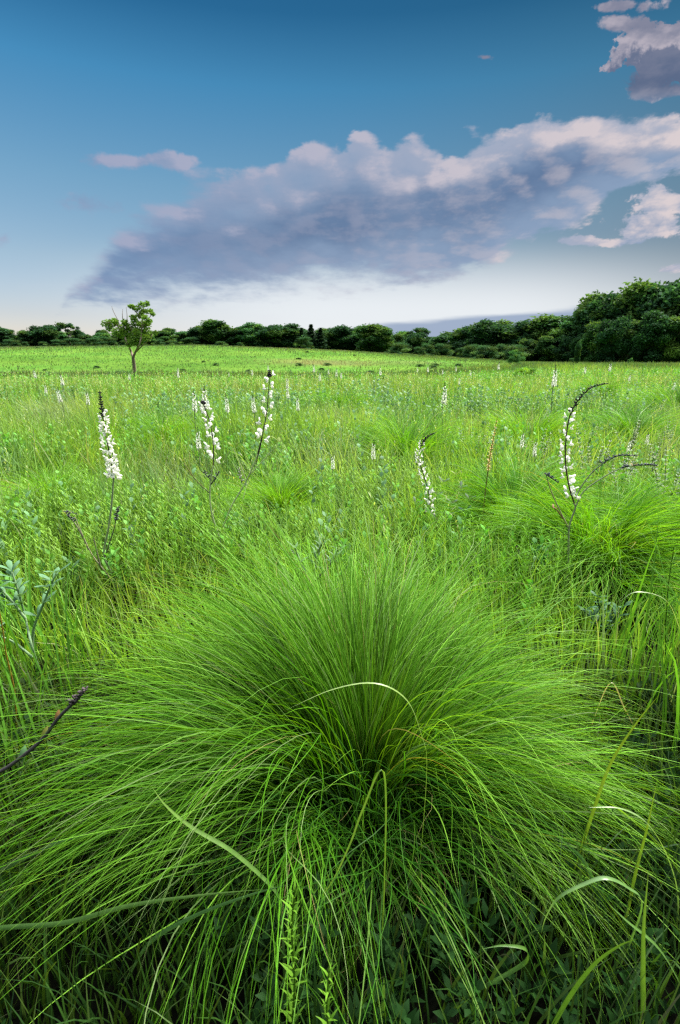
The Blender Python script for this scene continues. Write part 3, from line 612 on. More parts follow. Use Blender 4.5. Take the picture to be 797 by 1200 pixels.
for ti, (px, ty, d, key, wf) in enumerate(FL):
    key = {'b1': ('b1', 'b3', 'b1')[ti % 3], 'r1': ('r2', 'r1')[ti % 2]}.get(key, key); ty += (0, -2, 1.5, -1, 2)[ti % 5] if key != 'c1' else 0
    nm = 'conifer_tree' if key == 'c1' else 'broadleaf_tree'
    if px in UNI: lab, gp = UNI[px], TG
    elif px < 455: lab, gp = W_FAR, 'plain trees of the far hill woodland line'
    else: lab, gp = 'green leafy tree in the woodland stepping up towards the tall dark wood', 'plain trees of the stepped right woodland'
    place_tree(nm, key, px, ty - 1, d, wf * (2.3 if key == 'c1' else 1.0 if key == 'o1' else 1.45), lab, 'tree', gp)
for i in range(34):
    px = -110 + i * 18 + rng.uniform(-6, 6); place_tree('broadleaf_tree', ['t1', 'b2', 'r2', 't2', 'b3'][int(rng.integers(0, 5))], px, (386 if px < 230 else 383) + rng.uniform(-3, 5) + (6 if px > 442 else 0), rng.uniform(130, 142), rng.uniform(.9, 1.5), W_FAR, 'tree', 'plain trees of the far hill woodland line')
for px in range(-100, 470, 19):
    place_tree('woodland_bush', 'u1', px + rng.uniform(-4, 4), 395 + rng.uniform(-4, 5), rng.uniform(112, 124), rng.uniform(1.3, 2.6), 'low dense bush filling the foot of the far hill woodland', 'bush', 'low bushes along the far hill woods')
for px in range(470, 700, 17):
    place_tree('woodland_bush', 'u1', px + rng.uniform(-4, 4), 402 - (px - 470) * .02 + rng.uniform(-5, 4), rng.uniform(94, 104), rng.uniform(1.1, 2.2), 'low dense bush filling the foot of the stepped right woodland', 'bush', 'low bushes along the right woods')
for ti, (px, ty, d, key, wf) in enumerate(NEARR):
    key = {'b1': ('b1', 'b3')[ti % 2], 'r1': ('r2', 'r1', 'b3')[ti % 3]}.get(key, key)
    if ty > 360: lab, gp = 'lower leafy tree fronting the tall dark wood on the right', 'lower trees fronting the dark wood'
    elif px == 690: lab, gp = 'tall narrow tree forming the left shoulder of the dark wood', TG
    else: lab, gp = 'tall dark tree in the high wood at the right', 'tall trees of the dark wood'
    place_tree('broadleaf_tree', key, px, ty, d, wf, lab, 'tree', gp)
BL = 'green bush at the woodland foot'
place_tree('round_bush', 'u2', 605, 406, 54, 1.15, 'large rounded green bush standing at the meadow edge before the right woods', 'bush', 'bushes at the meadow edge', dk=1)
place_tree('small_bush', 'u2', 741, 418, 56, 0.9, 'small round light bush under the tall dark wood', 'bush', 'bushes at the meadow edge')
place_tree('small_bush', 'u1', 672, 418, 62, 1.3, 'low dark bush beside the slender sapling', 'bush', 'bushes at the meadow edge')
place_tree('meadow_bush', 'u3', 621, 425, 17, 1.3, 'low yellow-green leafy bush in the meadow below the large rounded bush', 'bush', 'bushes at the meadow edge')
place_tree('meadow_bush', 'u3', 447, 433, 18, 1.2, 'small leafy clump in the meadow below the gap in the far woods', 'bush', 'bushes at the meadow edge')
place_tree('thin_sapling', 't2', 677, 400, 60, 0.45, 'slender pale sapling in front of the right-hand woods', 'tree', TG)
# scrub specks in the dip and on the hill
for i in range(30):
    px = float(rng.uniform(-60, 560)); d = float(34 + 22 * rng.random() ** 1.5) if i < 24 else float(rng.uniform(55, 90))
    x = (px - CXP) / FPX / 1.05 * d; z = float(terrain(x, d)); s = rng.uniform(0.035, 0.075) * (1.0 if i < 24 else 1.2)
    root = TPROTO['u1'].copy(); col.objects.link(root); root.name = 'scrub_bush'
    for ch in TKIDS['u1']:
        c = ch.copy(); col.objects.link(c); c.parent = root
    root.location = (x, d, z - 0.05); root.scale = (s * rng.uniform(1.6, 2.8), s * 1.6, s * .75); root.rotation_euler = (0, 0, rng.uniform(0, 6.28))
    tag(root, 'small dark scrub bush in the dip below the hill' if i < 24 else 'small dark scrub bush on the face of the hill', 'bush', 'scrub bushes in the dip' if i < 24 else 'scrub bushes on the hill face')

# the lone tree
def lone_tree():
    d = 35.0; r = np.random.default_rng(3); A = lambda px, py, o=0.0: at(px, py, d + o)
    b = A(157, 446); b[2] = float(terrain(b[0], b[1])); root = empty('lone_tree', tuple(b)); bk = (0.17, 0.13, 0.10); tb = MB()
    fork = A(156, 419); base = b + (0, 0, -0.3)
    tube(tb, smooth_path([base, A(157.5, 432), fork], 10), 0.15, 0.105, bk, sides=8)
    limbs = [[(156, 419), (153, 410), (149, 402), (143, 388), (132, 378), (124, 379)], [(156, 419), (160, 410), (164, 403), (166, 388), (167, 374), (168, 362)], [(157, 416), (161, 405), (156, 392), (152, 378)],
             [(160, 412), (168, 404), (176, 397), (180, 388)], [(149, 402), (140, 392), (135, 385)], [(166, 385), (174, 374), (178, 368)], [(167, 374), (158, 364), (154, 359)]]
    for i, l in enumerate(limbs):
        pts = [A(p[0], p[1], (r.normal(0, 0.35) if k > 0 else 0)) for k, p in enumerate(l)]; tube(tb, smooth_path(pts, 14), 0.085 if i < 2 else 0.05, 0.018, bk, sides=6)
    tb.build('trunk', M_BARK, root, tuple(b))
    for l in ([(143, 388), (138, 375), (133, 365), (131, 359)], [(147, 390), (144, 375), (143.5, 368), (144, 362)], [(148, 386), (149, 372), (148, 360)]):
        mb2 = MB(); tube(mb2, smooth_path([A(p[0], p[1], r.normal(0, .1)) for p in l], 10), 0.035, 0.012, (0.16, 0.13, 0.12), sides=5)
        o = mb2.build('dead_branch', M_BARK, root, tuple(b))
    cl = [(124, 379, 5), (129, 384, 5), (134, 376, 4), (137, 389, 6), (135, 379, 4), (144, 386, 6), (148, 394, 7), (155, 388, 8), (150, 383, 6), (162, 392, 8), (170, 388, 7), (158, 399, 7), (152, 402, 5), (165, 400, 6), (176, 392, 5), (172, 396, 5), (182, 390, 3),
          (165, 380, 6), (158, 378, 5), (172, 380, 5), (156, 372, 4), (163, 370, 4), (168, 365, 5), (160, 362, 4), (154, 359, 3), (166, 357, 4), (172, 356, 3.5), (175, 365, 4), (179, 368, 3), (170, 372, 4), (175, 376, 3.2), (142, 393, 4), (146, 378, 4), (129, 377, 3)]
    P = []; cc = []
    k = d / FPX
    for (px, py, rad) in cl:
        rr = rad * k; c = A(px, py, r.normal(0, 0.4)); n = int(26 * rad); dd = r.normal(0, 1, (n, 3)); dd /= np.linalg.norm(dd, axis=1, keepdims=True)
        P.append(c + dd * (r.random(n) ** 0.5)[:, None] * rr * np.array([1.05, 1.2, 0.85])); cc.append(np.array([0.11, 0.20, 0.032])[None] * r.normal(1, 0.12) * r.normal(1, 0.15, (n, 1)))
    cb = MB(); P = np.concatenate(P); leaf_cards(cb, P, np.full(len(P), 0.088), np.clip(np.concatenate(cc), 0.01, 0.3), r)
    cb.build('crown', M_CROWN, root, tuple(b))
    tag(root, 'small lone tree with forked trunk, sparse crown and dead twigs in the open dip', 'tree')
lone_tree()

# ------------------------------------------------------------------ flowering plants
def blossom_mesh():
    mb = MB(); r = 0.0055
    # pouch (keel and wings): a low ellipsoid pointing along +X
    nu, nv = 7, 8; V = []
    for i in range(nu):
        t = i / (nu - 1); rad = r * math.sin(math.pi * min(max(t, .04), .96)) ** 0.8
        for j in range(nv):
            a = 2 * math.pi * j / nv; V.append((t * 0.019, rad * 0.75 * math.cos(a), rad * 1.1 * math.sin(a) - 0.004 * t))
    f = [(i * nv + j, i * nv + (j + 1) % nv, (i + 1) * nv + (j + 1) % nv, (i + 1) * nv + j) for i in range(nu - 1) for j in range(nv)]
    mb.add(V, f, (0.82, 0.82, 0.76))
    # upright banner petal
    V = []
    for i in range(5):
        for j in range(5):
            u = j / 4 - .5; v = i / 4; w = 0.019 * math.sin(math.pi * (0.18 + 0.72 * v)); V.append((0.006 + 0.006 * v * v + 0.010 * u * u * 4 * .4, u * w, 0.003 + v * 0.015))
    f = [(i * 5 + j, i * 5 + j + 1, i * 5 + j + 6, i * 5 + j + 5) for i in range(4) for j in range(4)]
    mb.add(V, f, (0.80, 0.80, 0.74))
    return mb
B_OBJ = None
def add_blossoms(parent, origin, path, s0, s1, n, scale=1.0, seed=0, spread=0.011):
    """individual white pea flowers standing out round the axis from path fraction s0 to s1"""
    global B_OBJ
    r = np.random.default_rng(seed); m = len(path)
    for i in range(n):
        s = s0 + (s1 - s0) * (i + 0.5 * r.random()) / n; k = min(int(s * (m - 1)), m - 2); f = s * (m - 1) - k; p = path[k] * (1 - f) + path[k + 1] * f
        a = i * 2.39996 + r.normal(0, .3); sz = scale * (1.0 - 0.35 * (i / n)) * r.uniform(.85, 1.15)
        if B_OBJ is None:
            o = blossom_mesh().build('blossom', M_PETAL, parent, (0, 0, 0)); B_OBJ = o
        else:
            o = B_OBJ.copy(); col.objects.link(o); o.parent = parent
        q = p + np.array([math.cos(a), math.sin(a), 0.1]) * spread * sz
        o.location = tuple(q - np.asarray(origin)); o.scale = (sz, sz, sz); o.rotation_euler = (r.normal(0, .25), r.normal(0.1, .3), a)
def bud_tip(mb, path, s0, s1, n, r, c=(0.045, 0.045, 0.055), size=0.0045):
    m = len(path)
    for i in range(n):
        s = s0 + (s1 - s0) * i / n; k = min(int(s * (m - 1)), m - 2); p = path[k]; a = i * 2.4
        sz = size * (1.25 - 0.6 * i / n); d = np.array([math.cos(a), math.sin(a), 0.7])
        tube(mb, [p, p + d * sz * 0.8, p + d * sz * 1.9, p + d * sz * 2.4], 0, 0, c, sides=5, rad=np.array([.25, .8, .75, .15]) * sz * 0.85)
def px_path(pts, Y, n=26, r=None):
    out = []
    for k, p in enumerate(pts):
        yy = Y if len(p) < 3 else Y + p[2]; out.append(at(p[0], p[1], yy))
    return smooth_path(out, n)
FG = 'white wild indigo flower plants'
def indigo(label, Y, stem, spike, branches=(), nbl=26, flow=(0.0, 0.62), tipc=(0.05, 0.045, 0.055), stemc=(0.30, 0.37, 0.24), seed=1, bscale=1.0, leaves=(), stem_r=0.0042, spikec=(0.10, 0.085, 0.085), name='wild_indigo'):
    """stem: px polyline from the visible foot to the spike's foot; spike: px polyline foot to tip"""
    r = np.random.default_rng(seed); foot = at(stem[0][0], stem[0][1], Y); gz = float(terrain(foot[0], Y))
    g = np.array([foot[0] + (foot[0] - at(stem[1][0], stem[1][1], Y)[0]) * 0.5, Y, gz - 0.02])
    root = empty(name, (g[0], g[1], gz)); og = (g[0], g[1], gz)
    sp_ = np.concatenate([smooth_path([g, (g + foot) / 2, foot], 8)[:-1], px_path(stem, Y, 20)])
    mb = MB(); tube(mb, sp_, stem_r * 1.15, stem_r * 0.8, stemc, sides=8); mb.build('stem', M_STEM, root, og)
    if spike:
        ax = px_path(spike, Y, 40); o0 = tuple(ax[0]); mb = MB(); tube(mb, ax, stem_r * 0.72, stem_r * 0.4, spikec, tipc, sides=6)
        bud_tip(mb, ax, flow[1], 1.0, 26, r, tipc); so = mb.build('flower_spike', M_STEM, root, o0)
        add_blossoms(so, o0, ax, flow[0], flow[1] + 0.05, nbl, bscale, seed)
    for b in branches:
        bp = px_path(b['p'], Y + b.get('dy', 0), 20); mb = MB(); tube(mb, bp, stem_r * .7, stem_r * .38, b.get('c', stemc), b.get('c1', b.get('c', stemc)), sides=6)
        if b.get('buds'): bud_tip(mb, bp, b.get('b0', 0.6), 1.0, b['buds'], r, b.get('bc', (0.10, 0.12, 0.13)), b.get('bs', 0.0045))
        mb.build('branch', M_STEM, root, og)
    if leaves:
        for (px, py, n_, sz, cl) in leaves:
            mb = MB(); p = at(px, py, Y + r.normal(0, .02)); a0 = r.uniform(0, 6.28)
            for j in range(n_):
                ribbons(mb, p[None], sz * r.uniform(.8, 1.15), a0 + j * 2.1 + r.normal(0, .2), r.uniform(.5, .9), r.uniform(1.0, 1.5), sz * .42, np.asarray(cl) * .9, np.asarray(cl) * 1.1, S=7, prof='obovate', fold=True)
            mb.build('leaf_cluster', M_HERB, root, og)
    tag(root, label, 'flower', FG); return root
YG = (0.16, 0.20, 0.03); BG = (0.085, 0.135, 0.075)
indigo('tall white flower spike with straight dark tip, leftmost large one, above bud branches', 1.95,
       [(143, 702), (136, 680), (122, 652), (127, 620), (131, 590), (133, 562)], [(133, 562), (130, 540), (124, 510), (120, 485), (117, 458)], nbl=54, flow=(0.0, 0.72), seed=4, bscale=1.08,
       branches=[dict(p=[(140, 694), (125, 672), (108, 650), (96, 625), (88, 606)], c=(0.34, 0.32, 0.24), buds=0), dict(p=[(104, 645), (92, 620), (84, 608), (78, 600), (92, 603)], c=(0.28, 0.28, 0.22), buds=22, b0=0.45),
                 dict(p=[(123, 652), (133, 622), (137, 603), (139, 594)], c=(0.17, 0.16, 0.13), buds=18, b0=0.55), dict(p=[(118, 664), (112, 640), (110, 630)], c=(.2, .2, .15))],
       leaves=[(78, 603, 3, .028, YG), (104, 640, 2, .02, YG), (134, 618, 2, .02, YG)])
indigo('white flower spike on a pale stem with curved foot, left of the forked stem', 2.25,
       [(258, 632), (249, 605), (246, 580), (248, 555), (250, 545)], [(250, 545), (250, 520), (246, 495), (240, 478), (237, 470)], nbl=21, flow=(0.05, 0.85), seed=5, bscale=1.4, stemc=(0.40, 0.48, 0.30),
       branches=[dict(p=[(246, 578), (232, 565), (222, 552), (216, 543)], c=(0.15, 0.19, 0.08), c1=(.2, .17, .08)), dict(p=[(247, 568), (254, 558), (257, 552)], c=(.1, .1, .1), buds=8, b0=.3), dict(p=[(247, 562), (241, 556), (240, 551)], c=(.1, .1, .1), buds=8, b0=.3)],
       leaves=[(214, 541, 3, .03, (0.15, .19, .04)), (243, 560, 3, .02, BG), (252, 570, 2, .02, BG)])
indigo('white flower spike on a slanting forked pale stem behind the largest tussock', 2.35,
       [(262, 616), (272, 592), (287, 567), (297, 545), (302, 532)], [(302, 532), (308, 508), (313, 480), (315, 455), (316, 433)], nbl=17, flow=(0.16, 0.9), seed=6, bscale=1.45, stemc=(0.44, 0.52, 0.33),
       branches=[dict(p=[(293, 556), (308, 540), (326, 520)], c=(.44, .52, .3)), dict(p=[(288, 562), (282, 545), (273, 525)], c=(.44, .52, .3)), dict(p=[(284, 568), (281, 556), (280, 548)], c=(.25, .28, .2), buds=12, b0=.2, bc=(.4, .42, .38)), dict(p=[(300, 544), (306, 520), (308, 508)], c=(.16, .15, .09))],
       leaves=[(327, 518, 3, .05, (.14, .20, .04)), (273, 524, 3, .045, (.14, .2, .04)), (288, 570, 3, .03, BG)])
indigo('dense white flower spike with short curled dark tip beside blue-green leaves', 2.55,
       [(500, 665), (501, 640), (503, 618), (504, 603)], [(504, 603), (503, 580), (496, 555), (491, 535), (497, 516), (510, 507)], nbl=44, flow=(0.0, 0.72), seed=7, bscale=1.05,
       leaves=[(512, 580, 3, .05, BG), (520, 565, 3, .05, BG), (530, 590, 3, .05, BG), (540, 573, 3, .05, BG), (525, 605, 3, .05, BG), (545, 600, 3, .05, (.05, .12, .09)), (512, 610, 3, .05, BG), (550, 585, 3, .045, BG), (487, 590, 3, .045, BG), (535, 556, 3, .04, (.15, .2, .04))])
indigo('tallest white flower stalk with long dark tip bent over to the right', 1.92,
       [(663, 690), (666, 650), (667, 618), (674, 596), (673, 590)], [(673, 590), (667, 570), (663, 545), (663, 520), (667, 490), (677, 470), (692, 455), (713, 449)], nbl=34, flow=(0.04, 0.6), seed=8, bscale=1.12, stemc=(0.28, 0.34, 0.22), spikec=(0.10, 0.065, 0.06), tipc=(0.045, 0.04, 0.04),
       branches=[dict(p=[(666, 618), (655, 596), (645, 573), (640, 556)], c=(.34, .38, .22), c1=(.28, .26, .18)), dict(p=[(640, 556), (646, 560), (655, 566)], c=(.12, .13, .12), buds=14, b0=.1), dict(p=[(675, 593), (684, 576), (706, 560), (730, 548), (758, 545), (771, 546)], c=(.34, .42, .26), c1=(.12, .12, .12), buds=24, b0=.62, bc=(.13, .15, .16)),
                 dict(p=[(674, 584), (684, 566), (700, 548), (722, 535), (748, 534)], c=(.32, .40, .25), c1=(.12, .12, .12), buds=20, b0=.6, bc=(.12, .14, .14)), dict(p=[(660, 608), (652, 597), (647, 594)], c=(.3, .18, .10))],
       leaves=[(742, 546, 2, .02, (.25, .2, .03)), (716, 556, 3, .02, BG), (690, 566, 3, .02, BG), (649, 596, 2, .022, (.35, .2, .12))])
# tan spike
def tan_spike():
    Y = 2.55; root_p = at(562, 640, Y); gz = float(terrain(root_p[0], Y)); og = (root_p[0], Y, gz); root = empty('tan_flower_spike', og); r = np.random.default_rng(12)
    mb = MB(); tube(mb, np.concatenate([[np.array([root_p[0], Y, gz - .02])], px_path([(562, 640), (565, 612), (569, 575), (572, 552)], Y, 16)]), .0036, .0028, (.20, .20, .06), sides=7); mb.build('stem', M_STEM, root, og)
    ax = px_path([(572, 552), (574, 535), (578, 515), (583, 488)], Y, 26); mb = MB(); tube(mb, ax, .0026, .0014, (.32, .22, .08), sides=6)
    for i in range(90):
        s = i / 90; k = int(s * 24); p = ax[k]; a = i * 2.4; sz = .012 * (1.15 - .55 * s) * r.uniform(.7, 1.2)
        ribbons(mb, p[None], sz * 1.5, a, .7, 1.5, sz, (.45, .30, .10), (.50, .40, .20), S=4, prof='obovate')
    mb.build('flower_spike', M_HERB, root, og); tag(root, 'single tan-yellow withered flower spike on a yellow stem', 'flower')
tan_spike()
# smaller, farther white spikes: one built, the others copies
SMALL = [(222, 455, 488, 4.2, 'narrow white spike, lower left one of the pair behind the pale curved stem'), (235, 449, 481, 4.0, 'taller slim white spike standing directly behind the pale curved stem'), (267, 461, 486, 4.6, 'small white spike right of the slim pair in mid meadow'),
         (302, 460, 482, 4.6, 'small white spike close to the left of the forked stem spike'), (100, 457, 477, 5.6, 'small white spike just left of the leftmost large spike tip'), (50, 449, 462, 7.5, 'tiny white spike near the left edge of the meadow'),
         (521, 447, 474, 4.6, 'small white spike below a thin curled tip in the centre right meadow'), (348, 463, 486, 5.2, 'thin pale spike right of the forked stem spike'), (228, 500, 524, 3.2, 'short sparse white spike low beside the pale curved stem'),
         (437, 515, 540, 3.2, 'short drooping pale spike left of the dense curled-tip spike'), (388, 530, 556, 3.1, 'short pale spike low in the grass behind the tussock middle'), (616, 505, 540, 3.6, 'pale slim spike left of the tallest stalk'), (628, 515, 548, 3.4, 'second pale slim spike close to the left of the tallest stalk'),
         (736, 512, 548, 3.6, 'pale bushy spike right of the tallest stalk among grey herbs'), (762, 505, 535, 4.0, 'pale spike above the grey herbs at right'), (655, 427, 452, 5.5, 'slim pale spike with curled tip far behind the tallest stalk'),
         (370, 426, 440, 12.0, 'small far white spike in the middle of the meadow crest'), (209, 433, 446, 11.0, 'small far white spike on the crest right of the lone tree'), (716, 424, 440, 12.0, 'far white spike under the dark wood near the bent tip'), (688, 428, 442, 12.0, 'far white spike left of the bent dark tip'), (585, 424, 438, 14.0, 'far white spike below the large rounded bush'), (502, 428, 440, 14.0, 'far white spike at the crest below the right woods'), (150, 436, 448, 11.0, 'far white spike at the foot of the lone tree')]
def small_spike_proto():
    root = empty('white_flower_spike', (0, 0, 0)); r = np.random.default_rng(21); mb = MB(); H = 1.0
    tube(mb, smooth_path([(0, 0, -.03), (.012, 0, .35), (-.01, .005, .7), (0, 0, .8)], 16), .004, .003, (.16, .20, .13), sides=6); mb.build('stem', M_STEM, root, (0, 0, 0))
    ax = smooth_path([(0, 0, .76), (.006, 0, .86), (-.004, 0, 1.0)], 24); mb = MB(); tube(mb, ax, .003, .0015, (.12, .11, .10), (.06, .06, .06), sides=5); bud_tip(mb, ax, .75, 1, 12, r)
    so = mb.build('flower_spike', M_STEM, root, (0, 0, 0)); bm = blossom_mesh(); v0 = np.concatenate(bm.v); f0 = np.concatenate(bm.f); mb = MB()
    for i in range(24):
        s = .03 + .8 * i / 24; p = ax[int(s * 23)]; a = i * 2.4; sz = 1.1 * (1.15 - .6 * s); ca, sa = math.cos(a), math.sin(a)
        V = v0 * sz; V = np.stack([V[:, 0] * ca - V[:, 1] * sa, V[:, 0] * sa + V[:, 1] * ca, V[:, 2]], -1) + p + np.array([ca, sa, 0]) * .009; mb.add(V, f0, (.78, .79, .72))
    KIDS.setdefault(so.name, []); mb.build('petals', M_PETAL, so, (0, 0, 0)); return root
SP = small_spike_proto()
def small_copy(i):
    if i == 0: return SP
    c = SP.copy(); col.objects.link(c)
    for ch in SP.children:
        d = ch.copy(); col.objects.link(d); d.parent = c
        for g in ch.children:
            e = g.copy(); col.objects.link(e); e.parent = d
    return c
bpy.context.view_layer.update()
for i, (px, y0, y1, Y, lab) in enumerate(SMALL):
    t = at(px, y0, Y); b_ = at(px, y1, Y); gz = float(terrain(t[0], Y)); hgt = t[2] - gz; o = small_copy(i)
    o.location = (t[0], Y, gz); o.scale = (max(hgt, .5) * (0.9 + Y * 0.03),) * 2 + (hgt,); o.rotation_euler = (rng.normal(0, .03), rng.normal(0, .04), rng.uniform(0, 6.28)); tag(o, lab, 'flower', FG)

for i in range(22):
    c = small_copy(99); px = float(rng.uniform(20, 790)); Y = float(rng.uniform(5.5, 16)); b_ = at(px, 500, Y); gz = float(terrain(b_[0], Y)); h_ = float(rng.uniform(.6, .8))
    c.location = (b_[0], Y, gz); c.scale = (h_ * 1.15, h_ * 1.15, h_); c.rotation_euler = (rng.normal(0, .05), rng.normal(0, .06), rng.uniform(0, 6.28)); tag(c, 'faint little white spike scattered in the far half of the meadow', 'flower', 'faint white spikes in the far meadow')

# pale grey-green herbs at right
def grey_herb_mesh(seed, H):
    r = np.random.default_rng(seed); sb, lb = MB(), MB()
    for k in range(6):
        a = r.uniform(0, 6.28); le = r.uniform(.05, .35); top = np.array([math.sin(a) * le * H, math.cos(a) * le * H, H * r.uniform(.75, 1)])
        ax = smooth_path([(0, 0, -.02), top * .5 + (0, 0, .05), top], 16); tube(sb, ax, .003, .0014, (.18, .22, .15), sides=5)
        for i in range(64):
            s = .3 + .7 * i / 64; p = ax[int(s * 15)]; L_ = .034 * (1.25 - .8 * s) * r.uniform(.7, 1.2); g = .5 + .5 * s
            ribbons(lb, p[None], L_, i * 2.4, r.uniform(.4, .9), r.uniform(.9, 1.4), L_ * .34, np.array([.17, .24, .15]) * g * 1.2, np.array([.42, .46, .38]) * g, S=4, prof='leaf')
    return sb, lb
GH = [(700, 530, 3.2, 'grey-green downy herb right of the tallest stalk'), (735, 552, 2.9, 'grey-green downy herb under the bent side branches'), (765, 540, 3.3, 'pale downy herb right of the side branches'), (790, 555, 2.8, 'pale downy herb at the right edge above the dark tussock'), (745, 508, 4.2, 'pale downy herb behind the other grey herbs, centre'),
      (782, 512, 4.4, 'pale downy herb behind the other grey herbs, at the right edge'), (690, 512, 4.4, 'pale downy herb far behind the tallest stalk'), (630, 525, 3.9, 'pale downy herb left of the tallest stalk'), (655, 498, 5.0, 'small pale herb behind the tan spike, towards the woods'), (560, 515, 4.2, 'small pale herb left of the tan spike'), (720, 485, 6.2, 'far pale herb below the meadow crest at right'), (770, 482, 6.6, 'far pale herb near the right edge')]
GP = []
for i, (px, py, Y, lab) in enumerate(GH):
    p = at(px, py, Y); gz = float(terrain(p[0], Y))
    if i < 2:
        root = empty('grey_herb', (0, 0, 0)); sb, lb = grey_herb_mesh(60 + i, .55); sb.build('stems', M_STEM, root, (0, 0, 0)); lb.build('leaves', M_HERB, root, (0, 0, 0)); GP.append(root); bpy.context.view_layer.update()
    else:
        src = GP[i % 2]; root = src.copy(); col.objects.link(root)
        for ch in src.children:
            d = ch.copy(); col.objects.link(d); d.parent = root
    s = max(.8, (p[2] - gz + .17) / .55); root.location = (p[0], Y, gz); root.scale = (s, s, s); root.rotation_euler = (0, 0, rng.uniform(0, 6.28)); tag(root, lab, 'herb', 'pale downy herbs in the meadow')

# leafy blue-green plants
def leafy(label, Y, base_px, nodes, stemc, leafc, lsz=.05, seed=1, name='leafy_plant', n3=3, sr=.0042, cat='plant', shape='obovate', wr=.42):
    r = np.random.default_rng(seed); b = at(base_px[0], base_px[1], Y); gz = float(terrain(b[0], Y)); og = (b[0], Y, gz); root = empty(name, og)
    sb, lb = MB(), MB(); st = [np.array([b[0], Y, gz - .02])]
    if b[2] > gz + .03: st.append(b)
    for path in nodes:
        pts = st + [at(p[0], p[1], Y + r.normal(0, .02)) for p in path['p']] if path.get('root', 1) else [at(p[0], p[1], Y) for p in path['p']]
        ax = smooth_path(pts, 18); tube(sb, ax, sr, sr * .55, stemc, sides=7)
        for s in np.linspace(path.get('s', .5), 1, path.get('n', 5)):
            p = ax[int(s * 17)]; a0 = r.uniform(0, 6.28)
            for j in range(n3):
                c = np.asarray(leafc) * r.normal(1, .1); ribbons(lb, p[None], lsz * r.uniform(.75, 1.2), a0 + j * 6.28 / n3 * .6 + r.normal(0, .2), r.uniform(.4, .9), r.uniform(1.1, 1.7), lsz * wr, c * .9, c * 1.12, S=7, prof=shape, fold=True)
    sb.build('stem', M_STEM, root, og); lb.build('leaves', M_HERB, root, og); tag(root, label, cat); return root
leafy('blue-green three-lobed leafy plant on a pale stem at the left edge', 1.25, (56, 850), [dict(p=[(50, 800), (38, 760), (30, 725), (22, 695), (14, 670)], n=6, s=.75), dict(p=[(38, 760), (40, 735), (52, 705), (60, 685), (66, 672)], root=0, n=6, s=.4), dict(p=[(38, 770), (15, 752), (-10, 742)], root=0, n=2, s=.8), dict(p=[(30, 725), (10, 700), (-10, 680)], root=0, n=4, s=.4)], (.26, .40, .24), (.10, .20, .10), .046, 3)
leafy('grey-green leafy sprig poking out of the largest tussock top', 1.55, (372, 800), [dict(p=[(370, 720), (368, 680), (372, 650), (380, 632)], n=7, s=.7), dict(p=[(368, 690), (352, 660), (346, 642)], root=0, n=4, s=.3), dict(p=[(370, 680), (388, 660), (396, 645)], root=0, n=4, s=.3)], (.14, .2, .12), (.13, .22, .11), .04, 4, shape='lance', wr=.3)
leafy('rounded yellow-green leafy sprig low at the right edge', 1.1, (745, 1010), [dict(p=[(745, 960), (748, 915), (745, 885)], n=6, s=.5), dict(p=[(748, 925), (765, 908), (778, 905)], root=0, n=4, s=.3)], (.14, .2, .04), (.13, .22, .03), .03, 6)
leafy('dark broad-leaved plant low under the tussock front', .85, (430, 1150), [dict(p=[(428, 1090), (425, 1040)], n=5, s=.4), dict(p=[(440, 1100), (455, 1060)], root=0, n=3, s=.2), dict(p=[(425, 1090), (400, 1110)], root=0, n=3, s=.2)], (.06, .1, .03), (.045, .11, .03), .06, 8)
leafy('dark broad-leaved plant at the foot of the tussock, lower middle right', .85, (520, 1160), [dict(p=[(520, 1120), (528, 1070)], n=5, s=.4), dict(p=[(515, 1110), (500, 1060)], root=0, n=4, s=.3), dict(p=[(530, 1110), (560, 1080)], root=0, n=3, s=.3)], (.06, .1, .03), (.045, .11, .035), .06, 9)
leafy('dark broad-leaved plant in the lower left corner', .8, (90, 1180), [dict(p=[(92, 1150), (85, 1110)], n=5, s=.3), dict(p=[(95, 1160), (110, 1120)], root=0, n=3, s=.2)], (.06, .1, .03), (.05, .12, .03), .06, 10)
leafy('leafy green plant at the left edge below the dark bud stalk', 1.0, (15, 1030), [dict(p=[(12, 980), (5, 945)], n=6, s=.3), dict(p=[(15, 990), (30, 965)], root=0, n=4, s=.2)], (.08, .14, .03), (.06, .14, .035), .045, 11)
leafy('clump of rounded dark leaves right of the tussock in shade', 1.6, (705, 760), [dict(p=[(705, 730), (700, 700)], n=7, s=.3), dict(p=[(708, 740), (730, 712)], root=0, n=5, s=.2), dict(p=[(705, 740), (685, 715)], root=0, n=5, s=.2)], (.06, .12, .05), (.045, .11, .05), .045, 12)
# goldenrod-like shoots at the bottom
def shoot(label, Y, path, seed, L=.030, n=90, colr=(.10, .22, .018), W_=.22):
    r = np.random.default_rng(seed); p0 = at(*path[0], Y); gz = float(terrain(p0[0], Y)); og = (p0[0], Y, gz); root = empty('leafy_shoot', og); pts = [at(a, b, Y) for a, b in path]
    if pts[0][2] > gz: pts = [np.array([p0[0], Y, gz - .02])] + pts
    ax = smooth_path(pts, 30); sb, lb = MB(), MB(); tube(sb, ax, .0022, .0012, np.asarray(colr) * .8, sides=6)
    for i in range(n):
        s = .08 + .92 * i / n; p = ax[int(s * 29)]; l = L * (1.1 - .55 * s) * r.uniform(.7, 1.3); c = np.asarray(colr) * (.75 + .5 * s)
        ribbons(lb, p[None], l, i * 2.4, r.uniform(.3, .8), r.uniform(.6, 1.3), l * W_, c, c * 1.15, S=5, prof='lance')
    sb.build('stem', M_STEM, root, og); lb.build('leaves', M_HERB, root, og); tag(root, label, 'plant', 'leafy shoots near the camera')
shoot('bright leafy upright shoot at the bottom, tallest one below the tussock', .45, [(343, 1215), (345, 1150), (342, 1090), (346, 1040)], 1)
